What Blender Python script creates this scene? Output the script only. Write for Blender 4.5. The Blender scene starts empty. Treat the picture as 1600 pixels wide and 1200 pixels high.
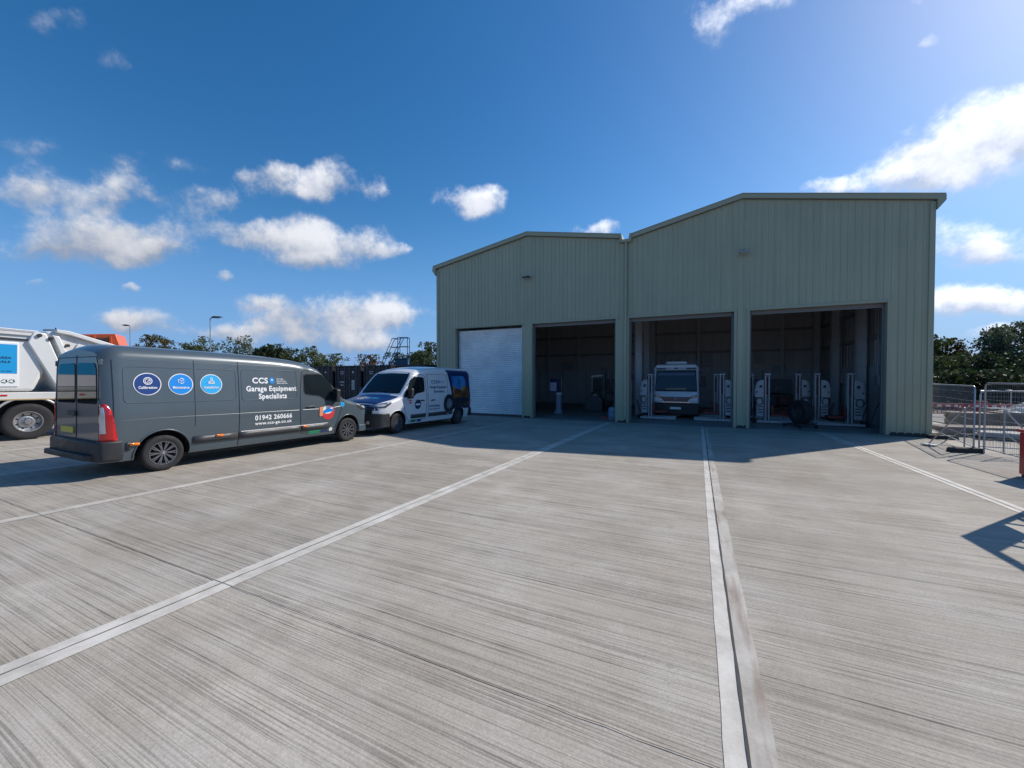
import bpy, bmesh, math, random
from mathutils import Vector, Matrix
from mathutils.bvhtree import BVHTree
R = math.radians
PI = math.pi
random.seed(7)
S = bpy.context.scene
COL = S.collection

SLOPE = 0.019
YF = 17.9                       # plane of the workshop front
ZF = -SLOPE * YF                # workshop floor level
def gz(y):
    return -SLOPE * max(-30.0, min(y, YF))

# ------------------------------------------------------------------ materials
MATS = {}
def nt(m):
    m.use_nodes = True
    t = m.node_tree
    return t, t.nodes, t.links, t.nodes['Principled BSDF']

def simple(name, col, rough=0.5, metal=0.0, spec=0.5, coat=0.0, var=0.0, vscale=3.0, bump=0.0, bscale=40.0, emit=None):
    if name in MATS: return MATS[name]
    m = bpy.data.materials.new(name)
    t, N, L, b = nt(m)
    c = (*col, 1)
    b.inputs['Base Color'].default_value = c
    b.inputs['Roughness'].default_value = rough
    b.inputs['Metallic'].default_value = metal
    b.inputs['Specular IOR Level'].default_value = spec
    b.inputs['Coat Weight'].default_value = coat
    b.inputs['Coat Roughness'].default_value = 0.04
    if emit:
        b.inputs['Emission Color'].default_value = (*emit[0], 1)
        b.inputs['Emission Strength'].default_value = emit[1]
    if var > 0 or bump > 0:
        tc = N.new('ShaderNodeTexCoord')
    if var > 0:
        n = N.new('ShaderNodeTexNoise'); n.inputs['Scale'].default_value = vscale
        n.inputs['Detail'].default_value = 6; n.inputs['Roughness'].default_value = 0.65
        L.new(tc.outputs['Object'], n.inputs['Vector'])
        r = N.new('ShaderNodeMapRange')
        r.inputs['From Min'].default_value = 0.3; r.inputs['From Max'].default_value = 0.7
        r.inputs['To Min'].default_value = 1 - var; r.inputs['To Max'].default_value = 1 + var
        L.new(n.outputs['Fac'], r.inputs['Value'])
        mx = N.new('ShaderNodeVectorMath'); mx.operation = 'SCALE'
        mx.inputs[0].default_value = col
        L.new(r.outputs['Result'], mx.inputs['Scale'])
        L.new(mx.outputs['Vector'], b.inputs['Base Color'])
        r2 = N.new('ShaderNodeMapRange')
        r2.inputs['From Min'].default_value = 0.3; r2.inputs['From Max'].default_value = 0.7
        r2.inputs['To Min'].default_value = max(0.02, rough * (1 - var)); r2.inputs['To Max'].default_value = min(1, rough * (1 + var))
        L.new(n.outputs['Fac'], r2.inputs['Value']); L.new(r2.outputs['Result'], b.inputs['Roughness'])
    if bump > 0:
        n2 = N.new('ShaderNodeTexNoise'); n2.inputs['Scale'].default_value = bscale; n2.inputs['Detail'].default_value = 4
        L.new(tc.outputs['Object'], n2.inputs['Vector'])
        bp = N.new('ShaderNodeBump'); bp.inputs['Strength'].default_value = bump; bp.inputs['Distance'].default_value = 0.01
        L.new(n2.outputs['Fac'], bp.inputs['Height']); L.new(bp.outputs['Normal'], b.inputs['Normal'])
    MATS[name] = m
    return m

def glass_mat(name, tint=(0.012, 0.018, 0.022), rough=0.03):
    if name in MATS: return MATS[name]
    m = bpy.data.materials.new(name)
    t, N, L, b = nt(m)
    b.inputs['Base Color'].default_value = (*tint, 1)
    b.inputs['Roughness'].default_value = rough
    b.inputs['IOR'].default_value = 1.45
    b.inputs['Specular IOR Level'].default_value = 0.5
    MATS[name] = m
    return m

def M_concrete():
    m = bpy.data.materials.new('brushed_concrete')
    t, N, L, b = nt(m)
    geo = N.new('ShaderNodeNewGeometry')
    sep = N.new('ShaderNodeSeparateXYZ'); L.new(geo.outputs['Position'], sep.inputs[0])
    def math_(op, a, bv=None, c=None):
        n = N.new('ShaderNodeMath'); n.operation = op
        for i, v in enumerate((a, bv, c)):
            if v is None: continue
            if isinstance(v, (int, float)): n.inputs[i].default_value = v
            else: L.new(v, n.inputs[i])
        return n.outputs[0]
    # slab number along X and pour number along Y
    sl = math_('FLOOR', math_('DIVIDE', math_('ADD', sep.outputs['X'], 3.55 + 3.78 * 20), 3.78))
    sy = math_('FLOOR', math_('DIVIDE', math_('ADD', sep.outputs['Y'], -1.92 + 120), 6.0))
    seed = math_('ADD', math_('MULTIPLY', sl, 17.31), math_('MULTIPLY', sy, 5.77))
    wn = N.new('ShaderNodeTexWhiteNoise'); wn.noise_dimensions = '1D'; L.new(seed, wn.inputs['W'])
    def coords(sx, sy_, off, skew=0.0):
        c = N.new('ShaderNodeCombineXYZ')
        L.new(math_('MULTIPLY', sep.outputs['X'], sx), c.inputs['X'])
        y = sep.outputs['Y']
        if skew:
            y = math_('ADD', y, math_('MULTIPLY', sep.outputs['X'], skew))
        # gently wavering lines
        w = N.new('ShaderNodeTexNoise'); w.inputs['Scale'].default_value = 0.9; w.inputs['Detail'].default_value = 3
        L.new(geo.outputs['Position'], w.inputs['Vector'])
        y = math_('ADD', y, math_('MULTIPLY', math_('SUBTRACT', w.outputs['Fac'], 0.5), 0.02))
        L.new(math_('MULTIPLY', y, sy_), c.inputs['Y'])
        L.new(math_('ADD', seed, off), c.inputs['Z'])
        return c.outputs[0]
    def noise(vec, sc=1.0, det=2.0, ro=0.5):
        n = N.new('ShaderNodeTexNoise'); n.inputs['Scale'].default_value = sc
        n.inputs['Detail'].default_value = det; n.inputs['Roughness'].default_value = ro
        L.new(vec, n.inputs['Vector']); return n.outputs['Fac']
    fine = noise(coords(0.60, 105, 0.0), 1, 2, 0.5)
    score = noise(coords(0.30, 55, 5.0), 1, 1, 0.4)
    mid = noise(coords(0.55, 17, 3.3), 1, 4, 0.7)
    broad = noise(coords(0.35, 3.2, 9.1), 1, 5, 0.65)
    blot = noise(geo.outputs['Position'], 0.75, 8, 0.70)
    grain = noise(geo.outputs['Position'], 70, 4, 0.8)
    spots = noise(geo.outputs['Position'], 2.3, 6, 0.72)
    dust = noise(geo.outputs['Position'], 0.45, 7, 0.66)
    def rng(v, a, b_, c, d):
        n = N.new('ShaderNodeMapRange'); n.inputs['From Min'].default_value = a; n.inputs['From Max'].default_value = b_
        n.inputs['To Min'].default_value = c; n.inputs['To Max'].default_value = d; L.new(v, n.inputs['Value']); return n.outputs['Result']
    # how deep the brush marks are varies from place to place
    depth = rng(spots, 0.35, 0.65, 0.45, 1.0)
    groove = math_('MULTIPLY', rng(fine, 0.36, 0.52, 0.52, 0.0), depth)
    groove2 = math_('MULTIPLY', rng(score, 0.30, 0.40, 0.38, 0.0), depth)
    vo = N.new('ShaderNodeTexVoronoi'); vo.inputs['Scale'].default_value = 1.1; L.new(geo.outputs['Position'], vo.inputs['Vector'])
    f = math_('SUBTRACT', 1.12, math_('ADD', groove, groove2))
    f = math_('MULTIPLY', f, rng(vo.outputs['Distance'], 0.012, 0.022, 0.40, 1.0))
    f = math_('MULTIPLY', f, rng(mid, 0.3, 0.7, 0.93, 1.07))
    f = math_('MULTIPLY', f, rng(broad, 0.25, 0.75, 0.92, 1.08))
    f = math_('MULTIPLY', f, rng(blot, 0.3, 0.7, 0.82, 1.17))
    f = math_('MULTIPLY', f, rng(grain, 0.3, 0.7, 0.80, 1.20))
    f = math_('MULTIPLY', f, rng(dust, 0.54, 0.70, 1.0, 1.25))
    f = math_('MULTIPLY', f, rng(spots, 0.28, 0.36, 0.80, 1.0))
    f = math_('MULTIPLY', f, rng(wn.outputs['Value'], 0, 1, 0.90, 1.07))
    mix = N.new('ShaderNodeMix'); mix.data_type = 'RGBA'
    L.new(rng(blot, 0.35, 0.65, 0, 1), mix.inputs['Factor'])
    mix.inputs['A'].default_value = (0.370, 0.326, 0.266, 1)
    mix.inputs['B'].default_value = (0.366, 0.336, 0.292, 1)
    sc = N.new('ShaderNodeVectorMath'); sc.operation = 'SCALE'
    L.new(mix.outputs['Result'], sc.inputs[0]); L.new(f, sc.inputs['Scale'])
    L.new(sc.outputs[0], b.inputs['Base Color'])
    b.inputs['Roughness'].default_value = 0.86
    b.inputs['Specular IOR Level'].default_value = 0.25
    bp = N.new('ShaderNodeBump'); bp.inputs['Strength'].default_value = 0.55; bp.inputs['Distance'].default_value = 0.004
    L.new(math_('ADD', math_('MULTIPLY', fine, 1.0), math_('MULTIPLY', grain, 0.5)), bp.inputs['Height'])
    L.new(bp.outputs['Normal'], b.inputs['Normal'])
    return m

def M_trowelled(name, col, rust=0.0):
    m = bpy.data.materials.new(name)
    t, N, L, b = nt(m)
    geo = N.new('ShaderNodeNewGeometry')
    n = N.new('ShaderNodeTexNoise'); n.inputs['Scale'].default_value = 3.0; n.inputs['Detail'].default_value = 8; n.inputs['Roughness'].default_value = 0.7
    L.new(geo.outputs['Position'], n.inputs['Vector'])
    cr = N.new('ShaderNodeValToRGB')
    L.new(n.outputs['Fac'], cr.inputs['Fac'])
    e = cr.color_ramp.elements
    e[0].position = 0.28; e[0].color = (col[0] * .62, col[1] * .60, col[2] * .58, 1)
    e[1].position = 0.62; e[1].color = (*[c * 1.06 for c in col], 1)
    if rust:
        mp = N.new('ShaderNodeMapping'); mp.inputs['Scale'].default_value = (7, 0.8, 1)
        n3 = N.new('ShaderNodeTexNoise'); n3.inputs['Scale'].default_value = 1.6; n3.inputs['Detail'].default_value = 7
        L.new(geo.outputs['Position'], mp.inputs['Vector']); L.new(mp.outputs[0], n3.inputs['Vector'])
        r = N.new('ShaderNodeMapRange'); r.inputs['From Min'].default_value = .5; r.inputs['From Max'].default_value = .68; r.inputs['To Max'].default_value = rust
        L.new(n3.outputs['Fac'], r.inputs['Value'])
        mx = N.new('ShaderNodeMix'); mx.data_type = 'RGBA'
        L.new(r.outputs[0], mx.inputs['Factor']); L.new(cr.outputs[0], mx.inputs['A']); mx.inputs['B'].default_value = (0.20, 0.13, 0.09, 1)
        L.new(mx.outputs['Result'], b.inputs['Base Color'])
    else:
        L.new(cr.outputs[0], b.inputs['Base Color'])
    b.inputs['Roughness'].default_value = 0.8
    n2 = N.new('ShaderNodeTexNoise'); n2.inputs['Scale'].default_value = 60; n2.inputs['Detail'].default_value = 5
    L.new(geo.outputs['Position'], n2.inputs['Vector'])
    bp = N.new('ShaderNodeBump'); bp.inputs['Strength'].default_value = 0.3; bp.inputs['Distance'].default_value = 0.004
    L.new(n2.outputs['Fac'], bp.inputs['Height']); L.new(bp.outputs['Normal'], b.inputs['Normal'])
    return m

def M_ground():
    m = bpy.data.materials.new('rough_grass_and_gravel')
    t, N, L, b = nt(m)
    geo = N.new('ShaderNodeNewGeometry')
    n = N.new('ShaderNodeTexNoise'); n.inputs['Scale'].default_value = 0.25; n.inputs['Detail'].default_value = 9; n.inputs['Roughness'].default_value = 0.7
    L.new(geo.outputs['Position'], n.inputs['Vector'])
    cr = N.new('ShaderNodeValToRGB'); L.new(n.outputs['Fac'], cr.inputs['Fac'])
    e = cr.color_ramp.elements
    e[0].position = 0.40; e[0].color = (0.05, 0.07, 0.025, 1)
    e[1].position = 0.58; e[1].color = (0.17, 0.15, 0.11, 1)
    L.new(cr.outputs[0], b.inputs['Base Color']); b.inputs['Roughness'].default_value = 0.95
    return m

def M_foliage(name, c1, c2, c3):
    m = bpy.data.materials.new(name)
    t, N, L, b = nt(m)
    geo = N.new('ShaderNodeNewGeometry')
    cr = N.new('ShaderNodeValToRGB'); L.new(geo.outputs['Random Per Island'], cr.inputs['Fac'])
    e = cr.color_ramp.elements
    e[0].color = (*c1, 1); e[1].color = (*c3, 1)
    k = e.new(0.55); k.color = (*c2, 1)
    n = N.new('ShaderNodeTexNoise'); n.inputs['Scale'].default_value = 0.5; n.inputs['Detail'].default_value = 3
    L.new(geo.outputs['Position'], n.inputs['Vector'])
    r = N.new('ShaderNodeMapRange'); r.inputs['From Min'].default_value = .35; r.inputs['From Max'].default_value = .65
    r.inputs['To Min'].default_value = .6; r.inputs['To Max'].default_value = 1.35; L.new(n.outputs['Fac'], r.inputs['Value'])
    sc = N.new('ShaderNodeVectorMath'); sc.operation = 'SCALE'; L.new(cr.outputs[0], sc.inputs[0]); L.new(r.outputs[0], sc.inputs['Scale'])
    L.new(sc.outputs[0], b.inputs['Base Color'])
    b.inputs['Roughness'].default_value = 0.6
    b.inputs['Specular IOR Level'].default_value = 0.3
    tr = N.new('ShaderNodeBsdfTranslucent'); L.new(sc.outputs[0], tr.inputs['Color'])
    ms = N.new('ShaderNodeMixShader'); ms.inputs[0].default_value = 0.3
    L.new(b.outputs[0], ms.inputs[1]); L.new(tr.outputs[0], ms.inputs[2])
    L.new(ms.outputs[0], N['Material Output'].inputs['Surface'])
    return m

def M_print(name, lo, midc, hi, scale):
    """printed film: blotchy photographic picture on a van side"""
    m = bpy.data.materials.new(name)
    t, N, L, b = nt(m)
    tc = N.new('ShaderNodeTexCoord')
    n = N.new('ShaderNodeTexNoise'); n.inputs['Scale'].default_value = scale; n.inputs['Detail'].default_value = 5
    L.new(tc.outputs['Object'], n.inputs['Vector'])
    cr = N.new('ShaderNodeValToRGB'); L.new(n.outputs['Fac'], cr.inputs['Fac'])
    e = cr.color_ramp.elements
    e[0].position = .33; e[0].color = (*lo, 1); e[1].position = .68; e[1].color = (*hi, 1)
    k = e.new(0.5); k.color = (*midc, 1)
    L.new(cr.outputs[0], b.inputs['Base Color']); b.inputs['Roughness'].default_value = 0.3
    b.inputs['Coat Weight'].default_value = 0.5
    return m

# ------------------------------------------------------------------ mesh helpers
class MB:
    def __init__(self):
        self.v = []; self.f = []
    def quad(self, a, b, c, d):
        i = len(self.v); self.v += [tuple(a), tuple(b), tuple(c), tuple(d)]; self.f.append((i, i+1, i+2, i+3)); return self
    def box(self, x0, x1, y0, y1, z0, z1):
        if x0 > x1: x0, x1 = x1, x0
        if y0 > y1: y0, y1 = y1, y0
        if z0 > z1: z0, z1 = z1, z0
        i = len(self.v)
        self.v += [(x0,y0,z0),(x1,y0,z0),(x1,y1,z0),(x0,y1,z0),(x0,y0,z1),(x1,y0,z1),(x1,y1,z1),(x0,y1,z1)]
        self.f += [tuple(i+k for k in q) for q in ((3,2,1,0),(4,5,6,7),(0,1,5,4),(1,2,6,5),(2,3,7,6),(3,0,4,7))]
        return self
    def bar(self, p1, p2, w, h, upv=(0,0,1)):
        p1 = Vector(p1); p2 = Vector(p2); d = (p2-p1).normalized(); u = Vector(upv)
        if abs(d.dot(u)) > 0.98: u = Vector((1,0,0))
        s = d.cross(u).normalized(); u = s.cross(d).normalized()
        i = len(self.v)
        for p in (p1, p2):
            for a, b in ((-1,-1),(1,-1),(1,1),(-1,1)):
                self.v.append(tuple(p + s*(a*w/2) + u*(b*h/2)))
        self.f += [tuple(i+k for k in q) for q in ((0,1,2,3),(7,6,5,4),(0,4,5,1),(1,5,6,2),(2,6,7,3),(3,7,4,0))]
        return self
    def tube(self, pts, r, n=8, closed=False):
        pts = [Vector(p) for p in pts]; m = len(pts); rs = r if isinstance(r, (list, tuple)) else [r]*m
        i = len(self.v); prev = None
        for k, p in enumerate(pts):
            if closed: d = pts[(k+1) % m] - pts[k-1]
            else: d = (pts[min(k+1, m-1)] - pts[max(k-1, 0)])
            d = d.normalized() if d.length > 1e-9 else Vector((0,0,1))
            if prev is None:
                u = Vector((0,0,1)) if abs(d.z) < 0.9 else Vector((1,0,0))
            else: u = prev
            s = d.cross(u)
            if s.length < 1e-6: s = d.cross(Vector((0,1,0)))
            s.normalize(); u = s.cross(d).normalized(); prev = u
            for j in range(n):
                a = 2*PI*j/n
                self.v.append(tuple(p + (s*math.cos(a) + u*math.sin(a))*rs[k]))
        for k in range(m if closed else m-1):
            k2 = (k+1) % m
            for j in range(n):
                self.f.append((i+k*n+j, i+k*n+(j+1)%n, i+k2*n+(j+1)%n, i+k2*n+j))
        if not closed:
            self.f.append(tuple(i+j for j in reversed(range(n))))
            self.f.append(tuple(i+(m-1)*n+j for j in range(n)))
        return self
    def lathe(self, prof, axis='x', o=(0,0,0), n=32, cap=True):
        """prof: list of (a, r): a along axis"""
        i = len(self.v)
        for a, r in prof:
            for j in range(n):
                t = 2*PI*j/n; c, s = r*math.cos(t), r*math.sin(t)
                p = {'x': (a, c, s), 'y': (c, a, s), 'z': (c, s, a)}[axis]
                self.v.append((p[0]+o[0], p[1]+o[1], p[2]+o[2]))
        m = len(prof)
        for k in range(m-1):
            for j in range(n):
                self.f.append((i+k*n+j, i+k*n+(j+1)%n, i+(k+1)*n+(j+1)%n, i+(k+1)*n+j))
        if cap and prof[0][1] > 1e-5: self.f.append(tuple(i+j for j in reversed(range(n))))
        if cap and prof[-1][1] > 1e-5: self.f.append(tuple(i+(m-1)*n+j for j in range(n)))
        return self
    def prism(self, poly, axis, a0, a1):
        """poly 2D in the other two axes, in order x->(y,z) y->(x,z) z->(x,y)"""
        i = len(self.v); n = len(poly)
        for a in (a0, a1):
            for p, q in poly:
                self.v.append({'x': (a,p,q), 'y': (p,a,q), 'z': (p,q,a)}[axis])
        self.f.append(tuple(i+j for j in range(n))); self.f.append(tuple(i+n+j for j in reversed(range(n))))
        for j in range(n):
            self.f.append((i+j, i+n+j, i+n+(j+1)%n, i+(j+1)%n))
        return self
    def mesh(self, name):
        me = bpy.data.meshes.new(name); me.from_pydata(self.v, [], self.f)
        bm = bmesh.new(); bm.from_mesh(me)
        bmesh.ops.recalc_face_normals(bm, faces=bm.faces[:])
        bm.to_mesh(me); bm.free(); me.update()
        return me
    def build(self, name, mat, parent=None, bevel=0.0, smooth=35, loc=None, seg=2):
        return link(name, self.mesh(name), mat, parent, bevel, smooth, loc, seg)

def link(name, me, mat, parent=None, bevel=0.0, smooth=35, loc=None, seg=2):
    o = bpy.data.objects.new(name, me); COL.objects.link(o)
    for m in (mat if isinstance(mat, (list, tuple)) else [mat]): me.materials.append(m)
    if smooth:
        for p in me.polygons: p.use_smooth = True
        me.set_sharp_from_angle(angle=R(smooth))
    if bevel:
        b = o.modifiers.new('bevel', 'BEVEL'); b.width = bevel; b.segments = seg; b.limit_method = 'ANGLE'; b.angle_limit = R(30)
        b.harden_normals = False
    if parent is not None: o.parent = parent
    if loc is not None: o.location = loc
    return o

def tag(o, label=None, cat=None, group=None, kind=None):
    if label: o['label'] = label
    if cat: o['category'] = cat
    if group: o['group'] = group
    if kind: o['kind'] = kind
    return o
def thing(name, label, cat, loc=(0,0,0), rz=0.0, group=None, tilt=0.0):
    o = bpy.data.objects.new(name, None); COL.objects.link(o); o.empty_display_size = 0.3
    o.location = loc; o.rotation_euler = (tilt, 0, rz)
    return tag(o, label, cat, group)
def copy_tree(o, parent=None):
    c = o.copy(); COL.objects.link(c); c.parent = parent
    for ch in list(o.children): copy_tree(ch, c)
    return c

# projected panels -------------------------------------------------
def bvh_of(me):
    bm = bmesh.new(); bm.from_mesh(me); bmesh.ops.triangulate(bm, faces=bm.faces[:])
    t = BVHTree.FromBMesh(bm); bm.free(); return t
def round_poly(pts, r, n=4):
    out = []; m = len(pts)
    for i in range(m):
        p = Vector(pts[i]); a = Vector(pts[i-1]) - p; b = Vector(pts[(i+1) % m]) - p
        rr = min(r, a.length*0.45, b.length*0.45)
        pa = p + a.normalized()*rr; pb = p + b.normalized()*rr
        for k in range(n+1):
            t = k/n
            out.append(tuple((1-t)**2*pa + 2*t*(1-t)*p + t*t*pb))
    return out
def ellipse(cx, cy, rx, ry, n=32):
    return [(cx+rx*math.cos(2*PI*k/n), cy+ry*math.sin(2*PI*k/n)) for k in range(n)]
class Proj:
    """maps (a,b) of a picture plane on to a surface. O origin, A and B axes, D looking direction"""
    def __init__(self, bvh, O, A, B, D):
        self.b = bvh; self.O = Vector(O); self.A = Vector(A); self.B = Vector(B); self.D = Vector(D).normalized()
    def at(self, a, b, off):
        s = self.O + self.A*a + self.B*b
        h = self.b.ray_cast(s - self.D*20, self.D)
        if h[0] is None: return None
        return h[0] - self.D*off
    def panel(self, poly, off, name, mat, parent, cell=0.08, thick=0.0):
        bm = bmesh.new()
        vs = [bm.verts.new((p[0], p[1], 0)) for p in poly]; bm.faces.new(vs)
        xs = [p[0] for p in poly]; ys = [p[1] for p in poly]
        for ax, lo, hi in ((0, min(xs), max(xs)), (1, min(ys), max(ys))):
            k = lo + cell
            while k < hi - cell*0.3:
                pl = Vector((k,0,0)) if ax == 0 else Vector((0,k,0)); no = Vector((1,0,0)) if ax == 0 else Vector((0,1,0))
                bmesh.ops.bisect_plane(bm, geom=bm.verts[:]+bm.edges[:]+bm.faces[:], plane_co=pl, plane_no=no)
                k += cell
        bad = []
        for v in bm.verts:
            p = self.at(v.co.x, v.co.y, off)
            if p is None: bad.append(v)
            else: v.co = p
        if bad: bmesh.ops.delete(bm, geom=bad, context='VERTS')
        bmesh.ops.recalc_face_normals(bm, faces=bm.faces[:])
        if bm.faces and sum((f.normal.dot(self.D) for f in bm.faces)) > 0:
            bmesh.ops.reverse_faces(bm, faces=bm.faces[:])
        me = bpy.data.meshes.new(name); bm.to_mesh(me); bm.free()
        o = link(name, me, mat, parent, smooth=50)
        if thick:
            s = o.modifiers.new('thickness', 'SOLIDIFY'); s.thickness = thick; s.offset = -1
        return o
    def line(self, pts, r, off, mb, step=0.12, closed=False, n=6):
        q = []
        P = list(pts) + ([pts[0]] if closed else [])
        for (a0, b0), (a1, b1) in zip(P[:-1], P[1:]):
            L = math.hypot(a1-a0, b1-b0); k = max(1, int(L/step))
            for i in range(k):
                t = i/k; q.append((a0+(a1-a0)*t, b0+(b1-b0)*t))
        if not closed: q.append(P[-1])
        w = [self.at(a, b, off) for a, b in q]; w = [p for p in w if p is not None]
        if len(w) > 1: mb.tube(w, r, n, closed=closed)
    def map_mesh(self, me, off):
        for v in me.vertices:
            p = self.at(v.co.x, v.co.y, off)
            if p is not None: v.co = p
def text_mesh(s, bold=0.0, res=3):
    cu = bpy.data.curves.new('t', 'FONT'); cu.body = s; cu.size = 1.0; cu.resolution_u = res; cu.offset = bold; cu.space_character = 1.03 + bold*1.5
    o = bpy.data.objects.new('t', cu); COL.objects.link(o)
    dg = bpy.context.evaluated_depsgraph_get()
    me = bpy.data.meshes.new_from_object(o.evaluated_get(dg))
    bpy.data.objects.remove(o); bpy.data.curves.remove(cu)
    me.materials.clear()
    return me
def fit_text(s, x0, x1, z0, h, bold=0.02):
    """text mesh stretched to run x0..x1 with capitals h high on the base line z0"""
    me = text_mesh(s, bold)
    xs = [v.co.x for v in me.vertices]; lo, hi = min(xs), max(xs)
    cap = 0.70
    for v in me.vertices:
        v.co = Vector((x0 + (v.co.x-lo)/(hi-lo)*(x1-x0), z0 + v.co.y/cap*h, 0))
    return me
def put_text(proj, s, x0, x1, z0, h, mat, parent, bold=0.02, off=0.007, name='lettering', slant=0.0):
    me = fit_text(s, x0, x1, z0, h, bold)
    if slant:
        for v in me.vertices: v.co.y += (v.co.x-x0)*slant
    proj.map_mesh(me, off)
    return link(name, me, mat, parent, smooth=0)
CL= [(-1.308,0.3547,29.94,-0.46,-23.59,61.53,0.45),(-1.2845,0.5348,35.79,-0.65,-31.89,64.77,0.3),(-1.2253,0.5135,50.35,-0.84,-28.06,65.72,0.25),(-1.1773,0.3769,20.71,-0.29,-19.0,61.4,0.4),(-1.3155,0.2987,27.63,-0.42,-12.87,38.3,0.6),(-1.2557,0.2984,14.7,-0.21,-12.36,41.71,0.5),(-1.2079,0.3226,24.09,-0.33,-11.22,38.77,0.7),(-1.2713,0.2416,17.08,-0.24,-7.78,30.74,1),(-1.2007,0.2338,13.12,-0.17,-6.92,32.52,1),(-1.3136,0.2051,21.49,-0.31,-12.02,50.69,0.8),(-1.1522,0.2302,24.08,-0.3,-12.78,66.87,0.7),(-1.0827,0.3391,17.67,-0.21,-10.28,44.02,0.7),(-1.0117,0.4012,22.05,-0.25,-8.46,36.73,0.8),(-0.9767,0.4239,33.79,-0.37,-13.06,58.7,0.7),(-0.9091,0.4109,15.67,-0.15,-7.02,38.07,0.45),(-0.8499,0.4211,16.47,-0.14,-5.1,31.62,0.85),(-0.7919,0.4112,28.27,-0.21,-8.89,66.29,0.6),(-1.0242,0.2923,22.33,-0.24,-8.25,45.39,0.8),(-1.1183,0.2911,14.64,-0.18,-9.63,43.77,0.35),(-0.9416,0.3063,17.97,-0.17,-4.92,31.37,0.8),(-0.8778,0.2827,10.82,-0.09,-3.56,28.75,1),(-0.7926,0.3129,20.16,-0.14,-3.94,36.77,0.9),(-0.917,0.2537,15.73,-0.14,-7.79,62.41,0.6),(-0.723,0.3001,35.44,-0.19,-5.3,64.76,0.8),(-1.0739,0.2001,63.69,-0.7,-16.43,114.9,0.55),(-1.1889,0.1561,82.51,-1.03,-20.65,144.93,0.6),(-1.3177,0.1485,60.75,-0.85,-21.87,124.38,0.5),(-1.1808,0.1058,20.63,-0.25,-5.8,60.69,0.9),(-1.2109,0.0937,30.03,-0.38,-7.87,87.16,0.7),(-1.075,0.0961,19.07,-0.2,-6.04,86.3,0.6),(-1.0142,0.1627,21.96,-0.22,-7.11,69.08,0.7),(-0.9554,0.1383,13.62,-0.12,-2.33,30.3,1),(-0.8106,0.151,9.52,-0.06,-1.49,26.21,1),(-0.7357,0.1458,24.16,-0.13,-2.06,47.33,0.8),(-0.8924,0.1,6.96,-0.05,-1.82,38.66,0.85),(-0.797,0.0787,14.09,-0.09,-1.48,51.13,1),(-0.5781,0.4114,21.15,-0.06,-1.91,37.68,0.9),(-0.5097,0.418,19.55,-0.03,-0.96,37.63,1),(-0.5449,0.3846,24.18,-0.05,-1.9,52.35,0.8),(-0.2313,0.3488,23.21,0.1,4.11,60.34,1),(0.0121,0.6714,27.78,0.36,8.04,33.98,0.7),(0.0802,0.6766,16.75,0.25,18.76,67.22,0.7),(0.35,0.3751,21.08,0.31,8.46,24.63,1),(0.4163,0.3677,17.16,0.27,8.53,22.12,1.2),(0.4647,0.3631,27.42,0.44,11.76,27.85,1.2),(0.3178,0.3457,19.75,0.27,13.39,44.45,1),(0.2458,0.3492,23.18,0.3,18.58,70.7,1),(0.3813,0.3258,16.83,0.25,15.18,46.74,0.8),(0.4046,0.2147,23.54,0.33,8.25,35.22,1),(0.4547,0.2074,31.84,0.46,10.92,43.48,1),(0.4023,0.1303,28.01,0.38,6.24,43.2,1),(0.4497,0.1153,26.08,0.37,7.05,50.05,1),(0.4504,0.065,31.29,0.44,6.6,82.48,0.9),(0.3671,0.52,82.59,1.42,61.2,135.74,0.5),(0.3428,0.579,57.28,1.04,73.27,160.67,0.5),(-0.3324,0.6455,31.66,0.1,3.26,62.49,0.12),(-0.1874,0.6427,41.77,0.3,10.58,85.24,0.15),(-0.6447,0.1554,23.06,-0.09,-3.42,108.24,0.3)]
SKY_DUST = 0.45
SKY_SAT = 1.34
SKY_STRENGTH = 0.118
CLOUD_K = 10.0
SUN_STRENGTH = 4.2
EXPOSURE = 0.15
HORIZON = (.135, .31, .68)
# ------------------------------------------------------------------ common materials
RUBBER = simple('tyre_rubber', (0.022, 0.022, 0.024), 0.85, var=0.25, vscale=12)
BLACKP = simple('black_plastic', (0.025, 0.026, 0.028), 0.55, var=0.2, vscale=8)
DARKP = simple('dark_grey_plastic', (0.05, 0.052, 0.056), 0.5, var=0.15, vscale=6)
GLASS = glass_mat('tinted_glass')
CHROME = simple('chrome', (0.7, 0.7, 0.72), 0.12, 1.0)
ALLOY = simple('black_alloy', (0.13, 0.13, 0.14), 0.35, 0.3, coat=0.4)
SILVER = simple('silver_steel', (0.42, 0.42, 0.43), 0.38, 0.8, var=0.15)
WHITEV = simple('white_vinyl', (0.82, 0.82, 0.82), 0.35)
NAVYV = simple('navy_vinyl', (0.012, 0.045, 0.20), 0.3, coat=0.4)
BLUEV = simple('blue_vinyl', (0.01, 0.25, 0.72), 0.3, coat=0.4)
SKYV = simple('sky_blue_vinyl', (0.03, 0.40, 0.78), 0.3, coat=0.4)
AMBER = simple('amber_lens', (0.85, 0.22, 0.02), 0.15, coat=0.6)
REDL = simple('red_lens', (0.55, 0.012, 0.015), 0.12, coat=0.8)
CLEARL = simple('clear_lens', (0.62, 0.62, 0.64), 0.1, 0.3, coat=0.8)
REDV = simple('red_vinyl', (0.62, 0.05, 0.05), 0.35)
GREENV = simple('green_vinyl', (0.02, 0.28, 0.14), 0.35)
ORANGEV = simple('orange_vinyl', (0.75, 0.30, 0.14), 0.35)
YELLOWP = simple('yellow_plate', (0.62, 0.50, 0.05), 0.35)
DARKSEAL = simple('rubber_seal', (0.012, 0.012, 0.013), 0.7)

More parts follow.
